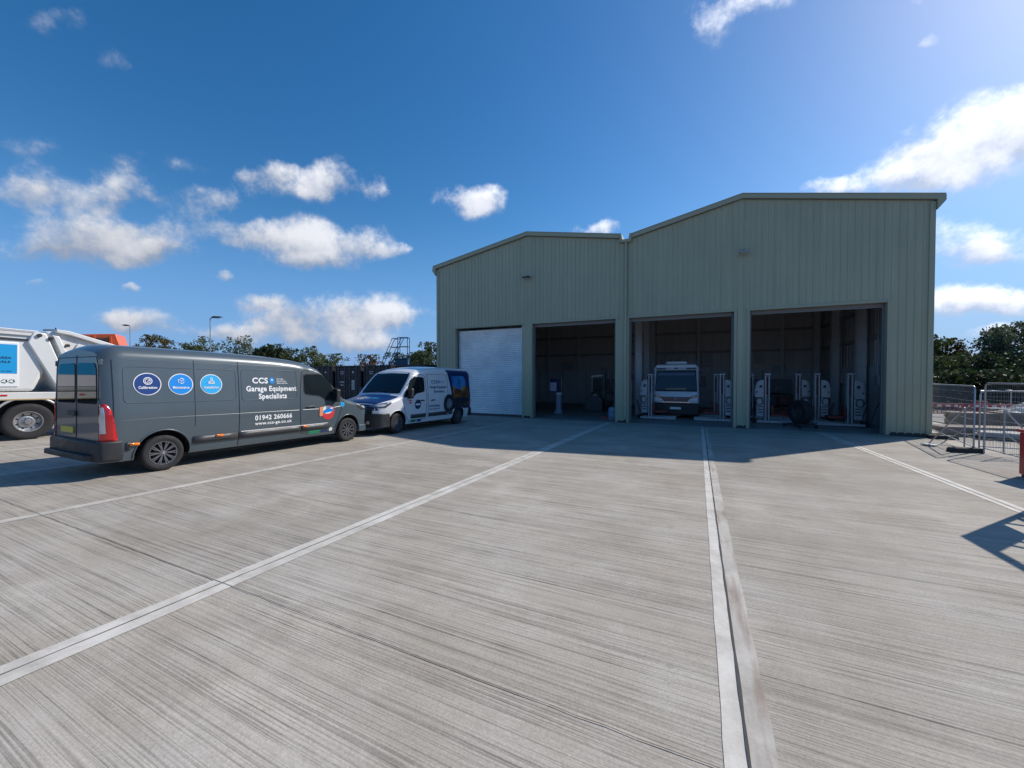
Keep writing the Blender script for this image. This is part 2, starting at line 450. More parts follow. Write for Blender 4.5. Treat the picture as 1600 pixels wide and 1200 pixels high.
# ------------------------------------------------------------------ wheel
def wheel(parent, loc, r, w, rim_mat, side=1, rim_r=0.62, spokes=10, style='alloy', hub_mat=None):
    """tyre is the part, rim and hub its sub-parts. side=+1: outer face towards +x"""
    s = side
    t = MB()
    rr = r*rim_r
    prof = [(-w/2*0.8, rr*0.98), (-w/2, r*0.80), (-w/2*0.93, r*0.93), (-w/2*0.74, r*0.985), (-w/2*.3, r), (w/2*.3, r), (w/2*0.74, r*0.985), (w/2*0.93, r*0.93), (w/2, r*0.80), (w/2*0.8, rr*0.98)]
    t.lathe([(a*s, q) for a, q in prof], 'x', n=40, cap=False)
    # tread grooves
    for a in (-0.22, 0.0, 0.22):
        t.lathe([(a*w-0.006, r+0.0015), (a*w+0.006, r+0.0015)], 'x', n=40, cap=False)
    tyre = t.build('tyre', RUBBER, parent, smooth=40, loc=loc)
    m = MB()
    m.lathe([(s*w*0.42, rr*0.99), (s*w*0.44, rr*1.0), (s*w*0.43, rr*0.93), (s*w*0.30, rr*0.90), (s*w*0.02, rr*0.88)], 'x', n=40, cap=False)
    if style == 'alloy':
        for k in range(spokes):
            a = 2*PI*k/spokes
            for da in (-0.09, 0.09):
                p1 = (s*w*0.36, rr*0.20*math.cos(a), rr*0.20*math.sin(a))
                p2 = (s*w*0.40, rr*0.93*math.cos(a+da), rr*0.93*math.sin(a+da))
                m.bar(p1, p2, rr*0.085, 0.022, upv=(1,0,0))
        m.lathe([(s*w*0.30, rr*0.25), (s*w*0.41, rr*0.22), (s*w*0.42, rr*0.10), (s*w*0.43, 0.0001)], 'x', n=20, cap=False)
    else:   # dished steel wheel
        m.lathe([(s*w*0.30, rr*0.90), (s*w*0.10, rr*0.82), (s*w*0.06, rr*0.62), (s*w*0.16, rr*0.55), (s*w*0.20, rr*0.40)], 'x', n=32, cap=False)
        m.lathe([(s*w*0.20, rr*0.42), (s*w*0.21, rr*0.26), (s*w*0.40, rr*0.24), (s*w*0.42, rr*0.12), (s*w*0.42, 0.0001)], 'x', n=20, cap=False)
        for k in range(10):
            a = 2*PI*k/10
            cy, cz = rr*0.335*math.cos(a), rr*0.335*math.sin(a)
            m.lathe([(s*w*0.18, rr*0.05), (s*w*0.30, rr*0.05), (s*w*0.31, 0.0001)], 'x', (0, cy, cz), n=6)
    m.build('rim', rim_mat, tyre, smooth=35)
    if style != 'alloy':
        h = MB()
        for k in range(8):   # hand holes
            a = 2*PI*(k+.5)/8
            cy, cz = rr*0.71*math.cos(a), rr*0.71*math.sin(a)
            h.lathe([(s*w*0.105, rr*0.085), (s*w*0.108, 0.0001)], 'x', (0, cy, cz), n=10)
        h.build('wheel_openings', DARKSEAL, tyre, smooth=0)
    else:
        bd = MB(); bd.lathe([(s*w*0.03, rr*0.9), (s*w*0.03, 0.0001)], 'x', n=24, cap=False); bd.build('brake_disc', DARKSEAL, tyre, smooth=0)
        c = MB(); c.lathe([(s*w*0.425, rr*0.10), (s*w*0.45, rr*0.09), (s*w*0.455, 0.0001)], 'x', n=16)
        c.build('hub_cap', hub_mat or CHROME, tyre, smooth=35)
    return tyre

class LineSet:
    """every line laid on the body becomes an object of its own"""
    def __init__(self, P, name, mat, par): self.a = (name, mat, par)
    def tube(self, *a, **k):
        m = MB(); m.tube(*a, **k); m.build(self.a[0], self.a[1], self.a[2], smooth=50)
# ------------------------------------------------------------------ panel van
def interp(tab, x):
    if x <= tab[0][0]: return tab[0][1]
    for (a, va), (b, vb) in zip(tab[:-1], tab[1:]):
        if x <= b:
            t = (x-a)/(b-a); return va+(vb-va)*t
    return tab[-1][1]
def smoothtab(tab, n=6):
    """catmull-rom resampled table"""
    out = []
    m = len(tab)
    for i in range(m-1):
        p0 = tab[max(i-1,0)]; p1 = tab[i]; p2 = tab[i+1]; p3 = tab[min(i+2,m-1)]
        for k in range(n):
            t = k/n
            y = 0.5*((2*p1[1])+(-p0[1]+p2[1])*t+(2*p0[1]-5*p1[1]+4*p2[1]-p3[1])*t*t+(-p0[1]+3*p1[1]-3*p2[1]+p3[1])*t**3)
            out.append((p1[0]+(p2[0]-p1[0])*t, y))
    out.append(tab[-1]); return out

WIDTH = smoothtab([(0.25,.955),(0.40,1.0),(0.60,1.02),(0.85,1.032),(1.05,1.035),(1.25,1.022),(1.6,.995),(1.9,.965),(2.1,.94),(2.3,.905),(2.5,.86)])
TOPF = [(0.0,.86),(0.03,.93),(0.10,1.01),(0.25,1.085),(0.5,1.165),(0.8,1.235),(0.98,1.28),(1.06,1.335),(1.3,1.60),(1.55,1.87),(1.75,2.075),(1.86,2.13),(2.0,2.19),(2.2,2.245),(2.5,2.295),(3.0,2.33),(3.6,2.348)]
NOSE = [(0.0,.74),(0.04,.80),(0.10,.86),(0.2,.91),(0.35,.95),(0.6,.982),(0.9,.995),(1.3,1.0)]
def van(name, label, L, rear_axle, body_mat, grp, loc, rz, tilt, nose_low_dark):
    root = thing(name, label, 'van', loc, rz, grp, tilt)
    front_axle = L - 0.845
    H = 2.36
    def top(y):
        yf = L - y
        t = interp(TOPF, yf)
        if yf > 3.6: t = 2.348 + (H-2.348)*min(1, (yf-3.6)/1.0)
        # rear roof edge rounds off
        if y < 0.30: t -= 0.13*((0.30-y)/0.30)**2
        return t
    def wf(y):
        k = interp(NOSE, L-y)
        if y < 0.22: k *= 1 - 0.085*((0.22-y)/0.22)**2
        return k
    st = [0.0, .02, .05, .10, .16, .23, .30, .45]
    y = .6
    while y < L-2.6: st.append(y); y += .22
    st += [L-f for f in (2.5,2.35,2.2,2.1,2.0,1.92,1.84,1.75,1.65,1.55,1.45,1.35,1.25,1.15,1.08,1.03,.98,.9,.8,.7,.6,.5,.42,.35,.28,.2,.14,.10,.06,.03,.01,0.0)]
    st = sorted(set(round(s, 4) for s in st))
    bm = bmesh.new(); rings = []
    NS, NA, NT = 11, 8, 5
    for y in st:
        yf = L-y; zt = top(y); k = wf(y)
        zb = 0.27 if yf > .12 else 0.27 + (0.12-yf)*0.35
        rr = 0.24 if yf > 2.2 else interp([(0.0,.08),(0.3,.12),(0.9,.13),(1.1,.10),(1.6,.11),(1.9,.17),(2.2,.24)], yf)
        crown = interp([(0,.02),(.5,.06),(1.0,.05),(1.5,.04),(2.2,.05)], yf)
        zs = zt - rr - crown
        half = []
        for i in range(NS):
            z = zb + (zs-zb)*i/(NS-1)
            w = interp(WIDTH, z)*k
            # windscreen corner sweep: pillar leans in towards the top centre
            if 1.0 < yf < 2.1 and z > 1.2: w -= 0.05*(z-1.2)
            half.append((w, z))
        w0 = half[-1][0]
        aw = min(0.55*w0, rr*1.15)
        for i in range(1, NA+1):
            a = (PI/2)*i/NA
            half.append((w0-aw+aw*math.cos(a), zs+rr*math.sin(a)))
        w1 = half[-1][0]
        for i in range(1, NT):
            t = i/NT
            half.append((w1*(1-t), zs+rr+crown*(1-(1-t)**2)))
        ring = half + [(0.0, zt)] + [(-w, z) for w, z in reversed(half)]
        rings.append([bm.verts.new((w, y, z)) for w, z in ring])
    n = len(rings[0])
    for a, b in zip(rings[:-1], rings[1:]):
        for j in range(n-1): bm.faces.new((a[j], a[j+1], b[j+1], b[j]))
        bm.faces.new((a[n-1], a[0], b[0], b[n-1]))
    bm.faces.new(rings[0]); bm.faces.new(list(reversed(rings[-1])))
    bmesh.ops.recalc_face_normals(bm, faces=bm.faces[:])
    me = bpy.data.meshes.new('body'); bm.to_mesh(me); bm.free()
    bvh = bvh_of(me)
    body = bpy.data.objects.new('body', me); COL.objects.link(body)
    # wheel arches cut from the body
    cut = MB()
    for ya in (rear_axle, front_axle):
        for s in (-1, 1):
            cut.prism([(ya+.425*math.cos(2*PI*k/40), .34+.425*math.sin(2*PI*k/40)) for k in range(40)], 'x', s*.62, s*1.3)
            cut.box(s*.62, s*1.3, ya-.425, ya+.425, -.2, .34) if False else None
    cme = cut.mesh('cut'); co = bpy.data.objects.new('cut', cme); COL.objects.link(co)
    md = body.modifiers.new('arches', 'BOOLEAN'); md.object = co; md.operation = 'DIFFERENCE'; md.solver = 'EXACT'
    dg = bpy.context.evaluated_depsgraph_get()
    me2 = bpy.data.meshes.new_from_object(body.evaluated_get(dg))
    bpy.data.objects.remove(body); bpy.data.objects.remove(co)
    body = link('body', me2, [body_mat, DARKSEAL], root, smooth=32)
    me2.materials.clear(); me2.materials.append(body_mat); me2.materials.append(DARKSEAL)
    for p in me2.polygons:
        c = p.center
        inside = False
        for ya in (rear_axle, front_axle):
            if abs(math.hypot(c.y-ya, c.z-.34)-.425) < .012 and abs(p.normal.x) < .5 and .6 < abs(c.x) < 1.04: inside = True
            if math.hypot(c.y-ya, c.z-.34) < .425 and abs(c.x) < .68: inside = True
        if c.z < 0.275 and abs(p.normal.z) > .8: inside = True
        p.material_index = 1 if inside else 0
    # flared arch lips
    for ya in (rear_axle, front_axle):
        for s in (-1, 1):
            pts = []; lips = MB()
            for k in range(27):
                a = R(-12) + R(204)*k/26
                yy, zz = ya+.435*math.cos(a), .34+.435*math.sin(a)
                h = bvh.ray_cast(Vector((s*3, yy, zz)), Vector((-s,0,0)))
                if h[0] is not None: pts.append(h[0] + Vector((s*.004,0,0)))
            lips.tube(pts, .013, 8); lips.build('wheel_arch_lip', body_mat, body, smooth=50)
    for ya in (rear_axle, front_axle):
        for s in (-1, 1):
            wheel(root, (s*.905, ya, .335), .335, .215, ALLOY, s, .66, 10 if name == 'grey_van' else 12)
    und = MB(); und.box(-.75, .75, .3, L-.4, .20, .30); und.box(-.9, -.62, rear_axle+.6, front_axle-.6, .22, .30)
    und.build('underbody', DARKSEAL, root, smooth=0)
    # picture planes for both sides, front and back
    PS = {}
    PS[1] = Proj(bvh, (0,0,0), (0,1,0), (0,0,1), (-1,0,0))
    PS[-1] = Proj(bvh, (0,0,0), (0,1,0), (0,0,1), (1,0,0))
    PF = Proj(bvh, (0,0,0), (1,0,0), (0,0,1), (0,-1,0))
    PB = Proj(bvh, (0,0,0), (1,0,0), (0,0,1), (0,1,0))
    F = lambda yf: L-yf
    # windscreen and black surround
    scr = [(-.80,1.32),(-.40,1.335),(0,1.345),(.40,1.335),(.80,1.32),(.86,1.34),(.845,1.6),(.805,1.88),(.75,2.03),(.70,2.06),(.35,2.085),(0,2.09),(-.35,2.085),(-.70,2.06),(-.75,2.03),(-.805,1.88),(-.845,1.6),(-.86,1.34)]
    PF.panel(scr, .003, 'windscreen_seal', DARKSEAL, root, .1)
    ws = PF.panel([(x*.965, 1.36+(z-1.32)*.955) for x, z in scr], .009, 'windscreen', GLASS, root, .08)
    wp = MB()
    for x0 in (-.62, .05):
        pts = [PF.at(x0+.55*k/6, 1.37+.05*k/6, .022) for k in range(7)]
        wp.tube([p for p in pts if p], .009, 6)
    wp.build('wiper', BLACKP, ws)
    for s in (1, -1):
        P = PS[s]
        W = [(F(2.26),1.90),(F(1.70),1.925),(F(1.50),1.80),(F(1.12),1.24),(F(1.15),1.19),(F(1.62),1.19),(F(1.80),1.31),(F(2.20),1.36),(F(2.27),1.42)]
        P.panel(round_poly(W, .06), .004, 'window_seal', DARKSEAL, root, .1)
        W2 = [(F(2.235),1.875),(F(1.72),1.90),(F(1.53),1.78),(F(1.18),1.265),(F(1.20),1.225),(F(1.60),1.22),(F(1.79),1.335),(F(2.19),1.385),(F(2.24),1.43)]
        P.panel(round_poly(W2, .06), .009, 'side_window', GLASS, root, .1)
        # shut lines of the cab door and body seams
        sm = LineSet(P, 'shut_line', DARKSEAL, body)
        P.line([(F(2.34),.40),(F(2.37),1.0),(F(2.36),1.45),(F(2.30),1.93),(F(2.22),1.985),(F(1.75),1.99),(F(1.50),1.86)], .007, .001, sm)
        P.line([(F(2.34),.40),(F(1.42),.36),(F(1.30),.48),(F(1.16),.80),(F(1.04),1.15)], .007, .001, sm)
        P.line([(F(.98),1.24),(F(.72),1.17),(F(.40),1.10)], .006, .001, sm)
        if L > 6:
            P.line([(1.35,2.10),(1.35,.80)], .005, .001, sm)
            P.line([(2.19,2.12),(2.19,.30)], .007, .001, sm)
            P.line([(.13,.66),(.14,1.3),(.13,2.05)], .006, .001, sm)
        else:
            P.line([(F(2.46),2.02),(F(2.46),.40)], .007, .001, sm)
            P.line([(F(3.72),2.02),(F(3.76),.40)], .007, .001, sm)
            P.line([(F(2.46),2.02),(F(3.72),2.02)], .006, .001, sm)
            P.line([(.13,.66),(.14,1.3),(.13,2.05)], .006, .001, sm)
        # pressed swages in the sheet metal
        sw = LineSet(P, 'swage', body_mat, body)
        if L > 6: rects = [(.27,2.13,1.29,1.94),(2.25,F(2.45),1.27,1.96)]
        else: rects = [(.35,F(3.84),1.29,1.94),(F(3.66),F(2.52),1.27,1.96)]
        for a, b, c, d in rects:
            P.line(round_poly([(a,c),(b,c),(b,d),(a,d)], .09), .009, -.002, sw, closed=True)
        P.line([(.24,.985),(rear_axle,1.0),(F(2.4),.985)], .006, -.002, sw)
        P.line([(F(2.3),.985),(F(1.5),.985),(F(1.1),1.03)], .006, -.002, sw)
        if L > 6: P.line([(.35,2.06),(F(2.6),2.06),(F(2.25),2.03)], .006, -.002, sw)
        # lower rubbing strip
        a0 = rear_axle+.47
        segs = [(a0, F(3.86)), (F(3.84), F(2.36)), (F(2.33), F(1.47))] if L > 6 else [(a0, F(3.80)), (F(3.70), F(2.50)), (F(2.33), F(1.47))]
        if L <= 6: segs = [(F(3.70), F(2.50)), (F(2.33), F(1.50)), (a0, F(3.8))]
        for a, b in segs:
            if b > a+.05: P.panel([(a,.45),(b,.45),(b,.585),(a,.585)], .022, 'rubbing_strip', DARKP, root, .2, thick=.02)
        if L > 6:
            P.panel([(.30,.46),(.36,.46),(.36,.60),(.30,.60)], .018, 'rubbing_strip', DARKP, root, .2, thick=.015)
            for my in (.41, 1.79, 3.78):
                P.panel(round_poly([(my-.07,.535),(my+.07,.535),(my+.07,.585),(my-.07,.585)], .015), .036, 'marker_lamp', AMBER, root, .2, thick=.012)
        # handle
        hm = MB()
        hp = [P.at(F(2.22)+.30*k/6, 1.055+.01*math.sin(k/6*PI), .022) for k in range(7)]
        hm.tube([p for p in hp if p], [.010,.016,.02,.02,.02,.016,.010], 8)
        hm.build('door_handle', BLACKP, root)
        if L <= 6:
            hm = MB(); hp = [P.at(F(2.86)+.26*k/6, 1.055, .022) for k in range(7)]
            hm.tube([p for p in hp if p], [.010,.016,.02,.02,.02,.016,.010], 8); hm.build('door_handle', BLACKP, root)
        # mirror: arm and tall head
        w = 1.0
        mh = MB(); mh.prism(round_poly([(s*1.02,1.14),(s*1.22,1.16),(s*1.23,1.50),(s*1.05,1.52)], .05), 'y', F(1.42), F(1.30))
        mo = mh.build('wing_mirror', BLACKP, root, bevel=.025)
        ma = MB(); ma.bar((s*.95, F(1.40), 1.22), (s*1.06, F(1.36), 1.24), .10, .07); ma.build('mirror_arm', BLACKP, mo, bevel=.01)
        mg = MB(); mg.prism(round_poly([(s*1.05,1.18),(s*1.20,1.20),(s*1.21,1.47),(s*1.07,1.49)], .04), 'y', F(1.425), F(1.421)); mg.build('mirror_glass', GLASS, mo, smooth=0)
        # tail lamps wrap the rear corner
        Dg = Vector((-s*1.0, 1.0, 0)).normalized()
        PC = Proj(bvh, (s*1.0, 0.0, 0), (-s*.7071, -.7071, 0), (0,0,1), Dg)
        tl = PC.panel(round_poly([(-.155,.64),(.085,.64),(.085,1.20),(.06,1.28),(-.02,1.285),(-.09,1.18),(-.13,.95)], .02), .014, 'tail_lamp', REDL, root, .05, thick=.012)
        PC.panel(round_poly([(-.03,.78),(.055,.78),(.055,1.02),(.045,1.23),(.0,1.23),(-.02,1.1)], .015), .019, 'clear_lens', CLEARL, tl, .05)
    # head lamps
    for s in (1, -1):
        Dg = Vector((-s*.75, -1.0, -.25)).normalized()
        A = Vector((s*.8, -.6, 0)).normalized(); B = Vector((0,0,1))
        PH = Proj(bvh, (s*.80, F(.14), .95), A, B, Dg)
        hl = PH.panel(round_poly([(-.26,-.02),(-.02,-.10),(.26,-.06),(.42,.10),(.40,.17),(.20,.10),(-.02,.045),(-.24,.05)], .03), .012, 'headlamp', simple('lamp_housing', (.10,.10,.11), .12, .3, coat=.9), root, .04, thick=.01)
        PH.panel(round_poly([(-.20,.0),(.0,-.05),(.20,-.02),(.30,.06),(.10,.035),(-.1,.02)], .02), .018, 'reflector', CLEARL, hl, .05)
        PH.panel(round_poly([(.30,.07),(.40,.135),(.38,.16),(.28,.11)], .01), .019, 'indicator', CLEARL, hl, .05)
    # grille, badge bar, lower bumper, plates
    gr = PF.panel(round_poly([(-.52,.66),(.52,.66),(.56,.88),(.46,.93),(-.46,.93),(-.56,.88)], .04), .008, 'grille', BLACKP, root, .1)
    if nose_low_dark:
        PF.panel([(-.88,.80),(.88,.80),(.86,1.04),(.60,1.06),(-.60,1.06),(-.86,1.04)], .005, 'nose_wrap', simple('deep_blue_wrap', (0.004, 0.028, 0.125), 0.35, spec=.3, coat=0.12, var=.1), root, .06)
        PF.panel(round_poly([(-.70,.60),(.70,.60),(.72,.86),(.56,.90),(-.56,.90),(-.72,.86)], .04), .009, 'grille_surround', BLACKP, root, .08)
    gb = MB()
    for zz in (.72, .79, .86, .92):
        pts = [PF.at(-.50+k*.1, zz, .016) for k in range(11)]
        gb.tube([p for p in pts if p], .010, 6)
    gb.build('grille_bar', CHROME if nose_low_dark else BLACKP, gr, smooth=50)
    # bumper follows the nose in plan
    fb = MB()
    outl = []
    for k in range(25):
        a = PI*k/24
        x = 1.035*math.cos(a); yy = F(.44) + (.56*abs(math.sin(a))**0.35 if nose_low_dark else .475*abs(math.sin(a))**0.45)
        outl.append((x, yy))
    outl = [(1.036, F(.46))] + outl + [(-1.036, F(.46))]
    fb.prism(outl, 'z', .25, .70 if nose_low_dark else .44)
    fbo = fb.build('front_bumper', BLACKP if nose_low_dark else body_mat, root, bevel=.03)
    ib = MB(); ib.box(-.42, .42, F(-.125 if nose_low_dark else -.045), F(.02), .33, .50); ib.build('bumper_grille', DARKSEAL, fbo, bevel=.01)
    if nose_low_dark:
        for s in (1,-1):
            fl = MB(); fl.lathe([(F(-.08), .06), (F(-.115), .055), (F(-.117), .0001)], 'y', (s*.62, 0, .42), 16); fl.build('fog_lamp', CLEARL, fbo)
    npm = MB(); npm.box(-.26, .26, F(-.127 if nose_low_dark else -.050), F(-.139 if nose_low_dark else -.062), .50, .61); npm.build('number_plate', WHITEV, fbo, smooth=0)
    # rear bumper with step
    rb = MB()
    outl = [(1.03,.27),(1.04,.10),(1.0,-.02),(.90,-.075),(0,-.09),(-.90,-.075),(-1.0,-.02),(-1.04,.10),(-1.03,.27)]
    rb.prism(outl, 'z', .30, .645)
    rbo = rb.build('rear_bumper', BLACKP, root, bevel=.03)
    sp = MB(); sp.prism([(.86,-.04),(.84,-.17),(-.84,-.17),(-.86,-.04)], 'z', .33, .43); sp.build('rear_step', BLACKP, rbo, bevel=.02)
    rf = MB(); rf.lathe([(-.086,.035),(-.094,.03),(-.096,.0001)], 'y', (.80,0,.38), 14); rf.build('reflector', REDL, rbo)
    # rear doors: windows, seam, handle, plate
    for s in (1,-1):
        PB.panel(round_poly([(s*.06,1.28),(s*.80,1.28),(s*.775,1.90),(s*.70,1.99),(s*.06,2.0)], .07), .010, 'rear_window', GLASS, root, .15)
    sm = MB(); PB.line([(0,.66),(0,2.14)], .007, .001, sm); PB.line([(-.88,.68),(-.86,1.9),(-.78,2.1),(.78,2.1),(.86,1.9),(.88,.68)], .007, .001, sm)
    sm.build('rear_door_seam', DARKSEAL, body)
    for s in (1,-1):
        for zz in (.86, 1.30, 2.0):
            hz = MB(); hz.bar((s*.90,.01,zz-.05),(s*.90,.01,zz+.05),.04,.05); hz.build('door_hinge', body_mat, root, bevel=.008)
    ph = MB(); ph.box(-.30,.02,-.032,-.005,1.05,1.14); ph.build('rear_door_handle', BLACKP, root, bevel=.01)
    pl = MB(); pl.box(-.62,-.10,-.016,-.004,.74,.85); pl.build('number_plate', YELLOWP, root, smooth=0)
    return root, PS, PF, PB, bvh

# ---- grey long van, nose towards the building
GREY_PAINT = simple('slate_grey_paint', (0.080, 0.105, 0.122), 0.34, 0.1, coat=0.4, var=0.05, vscale=1.5)
Y0 = 3.05
g, PS, PF, PB, bv = van('grey_van', 'long slate grey panel van with three blue roundels and white lettering on its side', 6.02, .85, GREY_PAINT, None,
                 (-10.10, Y0, gz(Y0)), 0.0, -SLOPE, False)
P = Proj(bv, (0,-.18,0), (0,1,0), (0,0,1), (-1,0,0))
for (cy, vin, s) in ((.785, NAVYV, 'Calibration'), (1.30, BLUEV, 'Maintenance'), (1.83, SKYV, 'Installation')):
    rd = P.panel(ellipse(cy, 1.63, .205, .205, 40), .006, 'roundel', WHITEV, g, .2)
    P.panel(ellipse(cy, 1.63, .190, .190, 40), .010, 'roundel_face', vin, rd, .2)
    put_text(P, s, cy-.135, cy+.135, 1.545, .045, WHITEV, rd, .03, .014)
    ic = MB()
    def ring(cx, cz, r, th, mb=ic):
        P.line([(cx+r*math.cos(2*PI*k/20), cz+r*math.sin(2*PI*k/20)) for k in range(20)], th, .012, mb, step=.5, closed=True)
    if s == 'Calibration':
        ring(cy, 1.685, .062, .009); ring(cy, 1.685, .038, .006)
        P.line([(cy-.005, 1.675), (cy+.035, 1.71)], .008, .014, ic)
    elif s == 'Maintenance':
        for k in range(3):
            a0 = R(20+120*k)
            P.line([(cy+.05*math.cos(a0+R(i*14)), 1.69+.05*math.sin(a0+R(i*14))) for i in range(7)], .007, .012, ic, step=.5)
            P.line([(cy, 1.69), (cy+.05*math.cos(a0), 1.69+.05*math.sin(a0))], .005, .012, ic)
    else:
        ring(cy, 1.735, .022, .008)
        P.line([(cy-.055, 1.645), (cy-.05, 1.68), (cy, 1.70), (cy+.05, 1.68), (cy+.055, 1.645), (cy-.055,1.645)], .008, .012, ic)
        ring(cy-.03, 1.655, .016, .006); ring(cy+.03, 1.655, .016, .006)
    ic.build('icon', WHITEV, rd, smooth=0)
put_text(P, 'CCS', 2.66, 3.02, 1.655, .125, WHITEV, g, .035)
dr = []
for k in range(28):      # blue drop of the logo
    a = R(90) + 2*PI*k/28
    r = .062*(1 + (.35*max(0, math.cos(a-R(90)))**4))
    dr.append((3.115 + r*math.cos(a), 1.71 + r*math.sin(a)))
lg = P.panel(dr, .006, 'logo_drop', BLUEV, g, .2)
P.panel(ellipse(3.115, 1.735, .024, .02, 16), .010, 'logo_spot', WHITEV, lg, .2)
for zz, s, w in ((1.745, 'Garage', .17), (1.695, 'Equipment', .24), (1.645, 'Specialists', .27)):
    put_text(P, s, 3.23, 3.23+w, zz, .034, WHITEV, g, .01)
put_text(P, 'Garage Equipment', 2.52, 3.73, 1.475, .115, WHITEV, g, .035)
put_text(P, 'Specialists', 2.79, 3.47, 1.30, .115, WHITEV, g, .035)
put_text(P, '01942 260666', 2.70, 3.60, .815, .105, WHITEV, g, .035)
put_text(P, 'www.ccs-ge.co.uk', 2.70, 3.60, .705, .070, WHITEV, g, .03)
P.panel([(2.40,.588),(4.62,.588),(4.65,.604),(2.40,.604)], .024, 'white_line', WHITEV, g, .3)
st = P.panel(ellipse(4.66, .88, .20, .20, 32), .006, 'round_sticker', REDV, g, .1)
P.panel(ellipse(4.63, .95, .17, .11, 24), .010, 'sticker_lettering', WHITEV, st, .1)
P.panel(round_poly([(4.50,.86),(4.80,.90),(4.82,.96),(4.60,.98),(4.48,.92)], .03), .014, 'sticker_picture', BLUEV, st, .1)
P.panel(round_poly([(4.38,.78),(4.49,.80),(4.49,1.04),(4.38,1.03)], .02), .014, 'sticker_figure', ORANGEV, st, .1)
sh = P.panel(round_poly([(5.06,1.14),(5.19,1.125),(5.20,1.05),(5.13,.985),(5.07,1.05)], .015), .006, 'shield_sticker', SKYV, g, .1)
P.panel([(4.08,.34),(4.42,.34),(4.42,.43),(4.08,.43)], .006, 'green_sticker', GREENV, g, .1)
put_text(P, 'REMA', 4.46, 4.66, .36, .05, NAVYV, g, .02) if False else None
P.panel(ellipse(4.76, .41, .055, .055, 20), .006, 'small_round_sticker', WHITEV, g, .1)
P.panel([(4.47,.355),(4.66,.355),(4.66,.42),(4.47,.42)], .006, 'blue_sticker', NAVYV, g, .1)

# ---- white van with blue bonnet, facing the grey one
WHITE_PAINT = simple('white_van_paint', (0.74, 0.74, 0.75), 0.3, coat=0.5, var=0.04, vscale=1.5)
LW = 5.55
YW = 9.40
w_, PSW, PFW, PBW, bvw = van('white_van', 'white panel van with dark blue bonnet and printed tail, facing the grey van', LW, 1.03, WHITE_PAINT, None,
                 (-10.06, YW+LW, gz(YW+LW)), PI, SLOPE, True)
P0 = PSW[-1]
P = Proj(bvw, (0, LW, 0), (0,-1,0), (0,0,1), (1,0,0))    # a = distance behind the nose
PV = PSW
BLUE_WRAP = simple('deep_blue_wrap', (0.004, 0.028, 0.125), 0.35, spec=.3, coat=0.12, var=.1)
# bonnet wrap: seen from above and in front
PT = Proj(bvw, (0, LW, 0), (1,0,0), (0,-1,0), (0,0,-1))
bn = PT.panel(round_poly([(-.66,.03),(.66,.03),(.84,.25),(.93,.60),(.94,.98),(-.94,.98),(-.93,.60),(-.84,.25)], .06), .004, 'bonnet', BLUE_WRAP, w_, .08)
PFN = PFW
def bonnet_text(s, x0, x1, a0, h, mat):
    me = fit_text(s, x0, x1, 0, h, .03)
    for v in me.vertices:
        p = PT.at(-v.co.x, a0 - v.co.y, .009)
        if p is not None: v.co = p
    return link('lettering', me, mat, bn, smooth=0)
bonnet_text('CCS', -.40, -.10, .62, .22, WHITEV)
PT.panel(ellipse(-.02, .52, .05, .09, 20), .009, 'logo_drop', SKYV, bn, .2)
bonnet_text('Garage Equipment', .10, .50, .52, .06, SKYV); bonnet_text('Specialists', .10, .40, .62, .06, SKYV)
GREYV = simple('grey_blue_vinyl', (0.10, 0.14, 0.20), 0.4)
put_text(P, 'CCS', 2.68, 3.08, 1.68, .12, GREYV, w_, .03)
P.panel(ellipse(3.17, 1.74, .05, .06, 16), .006, 'logo_drop', BLUEV, w_, .2)
put_text(P, 'Garage Equipment', 3.26, 3.58, 1.75, .03, GREYV, w_, .01); put_text(P, 'Specialists', 3.26, 3.50, 1.69, .03, GREYV, w_, .01)
put_text(P, 'Garage Equipment', 2.57, 3.66, 1.50, .095, GREYV, w_, .03)
put_text(P, 'Specialists', 2.82, 3.50, 1.335, .095, GREYV, w_, .03)
put_text(P, '01942 260666', 2.50, 3.18, .80, .075, GREYV, w_, .03)
put_text(P, 'www.ccs-ge.co.uk', 2.50, 3.18, .70, .055, GREYV, w_, .03)
PRT_SKY = M_print('printed_blue_sky', (0.01,0.05,0.16), (0.02,0.20,0.50), (0.06,0.28,0.55), 2.2)
PRT_ORG = M_print('printed_orange_cabs', (0.05,0.02,0.01), (0.22,0.085,0.02), (0.60,0.28,0.08), 3.5)
PRT_DRK = M_print('printed_dark_yard', (0.006,0.01,0.03), (0.02,0.03,0.05), (0.12,0.08,0.05), 4.5)
tailw = P.panel([(3.72,.64),(3.95,.60),(4.02,.95),(3.96,1.5),(3.78,2.10),(3.70,2.22),(5.36,2.22),(5.47,1.9),(5.50,1.2),(5.50,.64)], .007, 'tail_wrap', BLUE_WRAP, w_, .04)
P.panel(round_poly([(4.10,1.42),(4.06,1.75),(4.02,1.98),(4.95,2.0),(5.08,1.85),(5.14,1.42)], .10), .011, 'printed_sky', PRT_SKY, tailw, .05)
P.panel([(4.12,1.05),(4.05,1.35),(4.18,1.62),(4.40,1.46),(4.62,1.40),(4.85,1.55),(5.25,1.60),(5.30,1.05)], .015, 'printed_cabs', PRT_ORG, tailw, .05)
P.panel([(3.95,.66),(4.20,.80),(4.15,1.08),(4.6,1.12),(5.30,1.08),(5.38,.72),(4.8,.70),(4.4,.66)], .018, 'printed_yard', PRT_DRK, tailw, .05)
tw = P.panel(ellipse(3.80, .88, .37, .37, 36), .020, 'printed_tyre', simple('printed_black', (.02,.025,.035), .35, coat=.4, var=.4, vscale=6), w_, .12)
P.panel(ellipse(3.80, .88, .20, .20, 30), .024, 'printed_rim', simple('printed_grey', (.20,.22,.26), .35, coat=.4, var=.5, vscale=9), tw, .12)
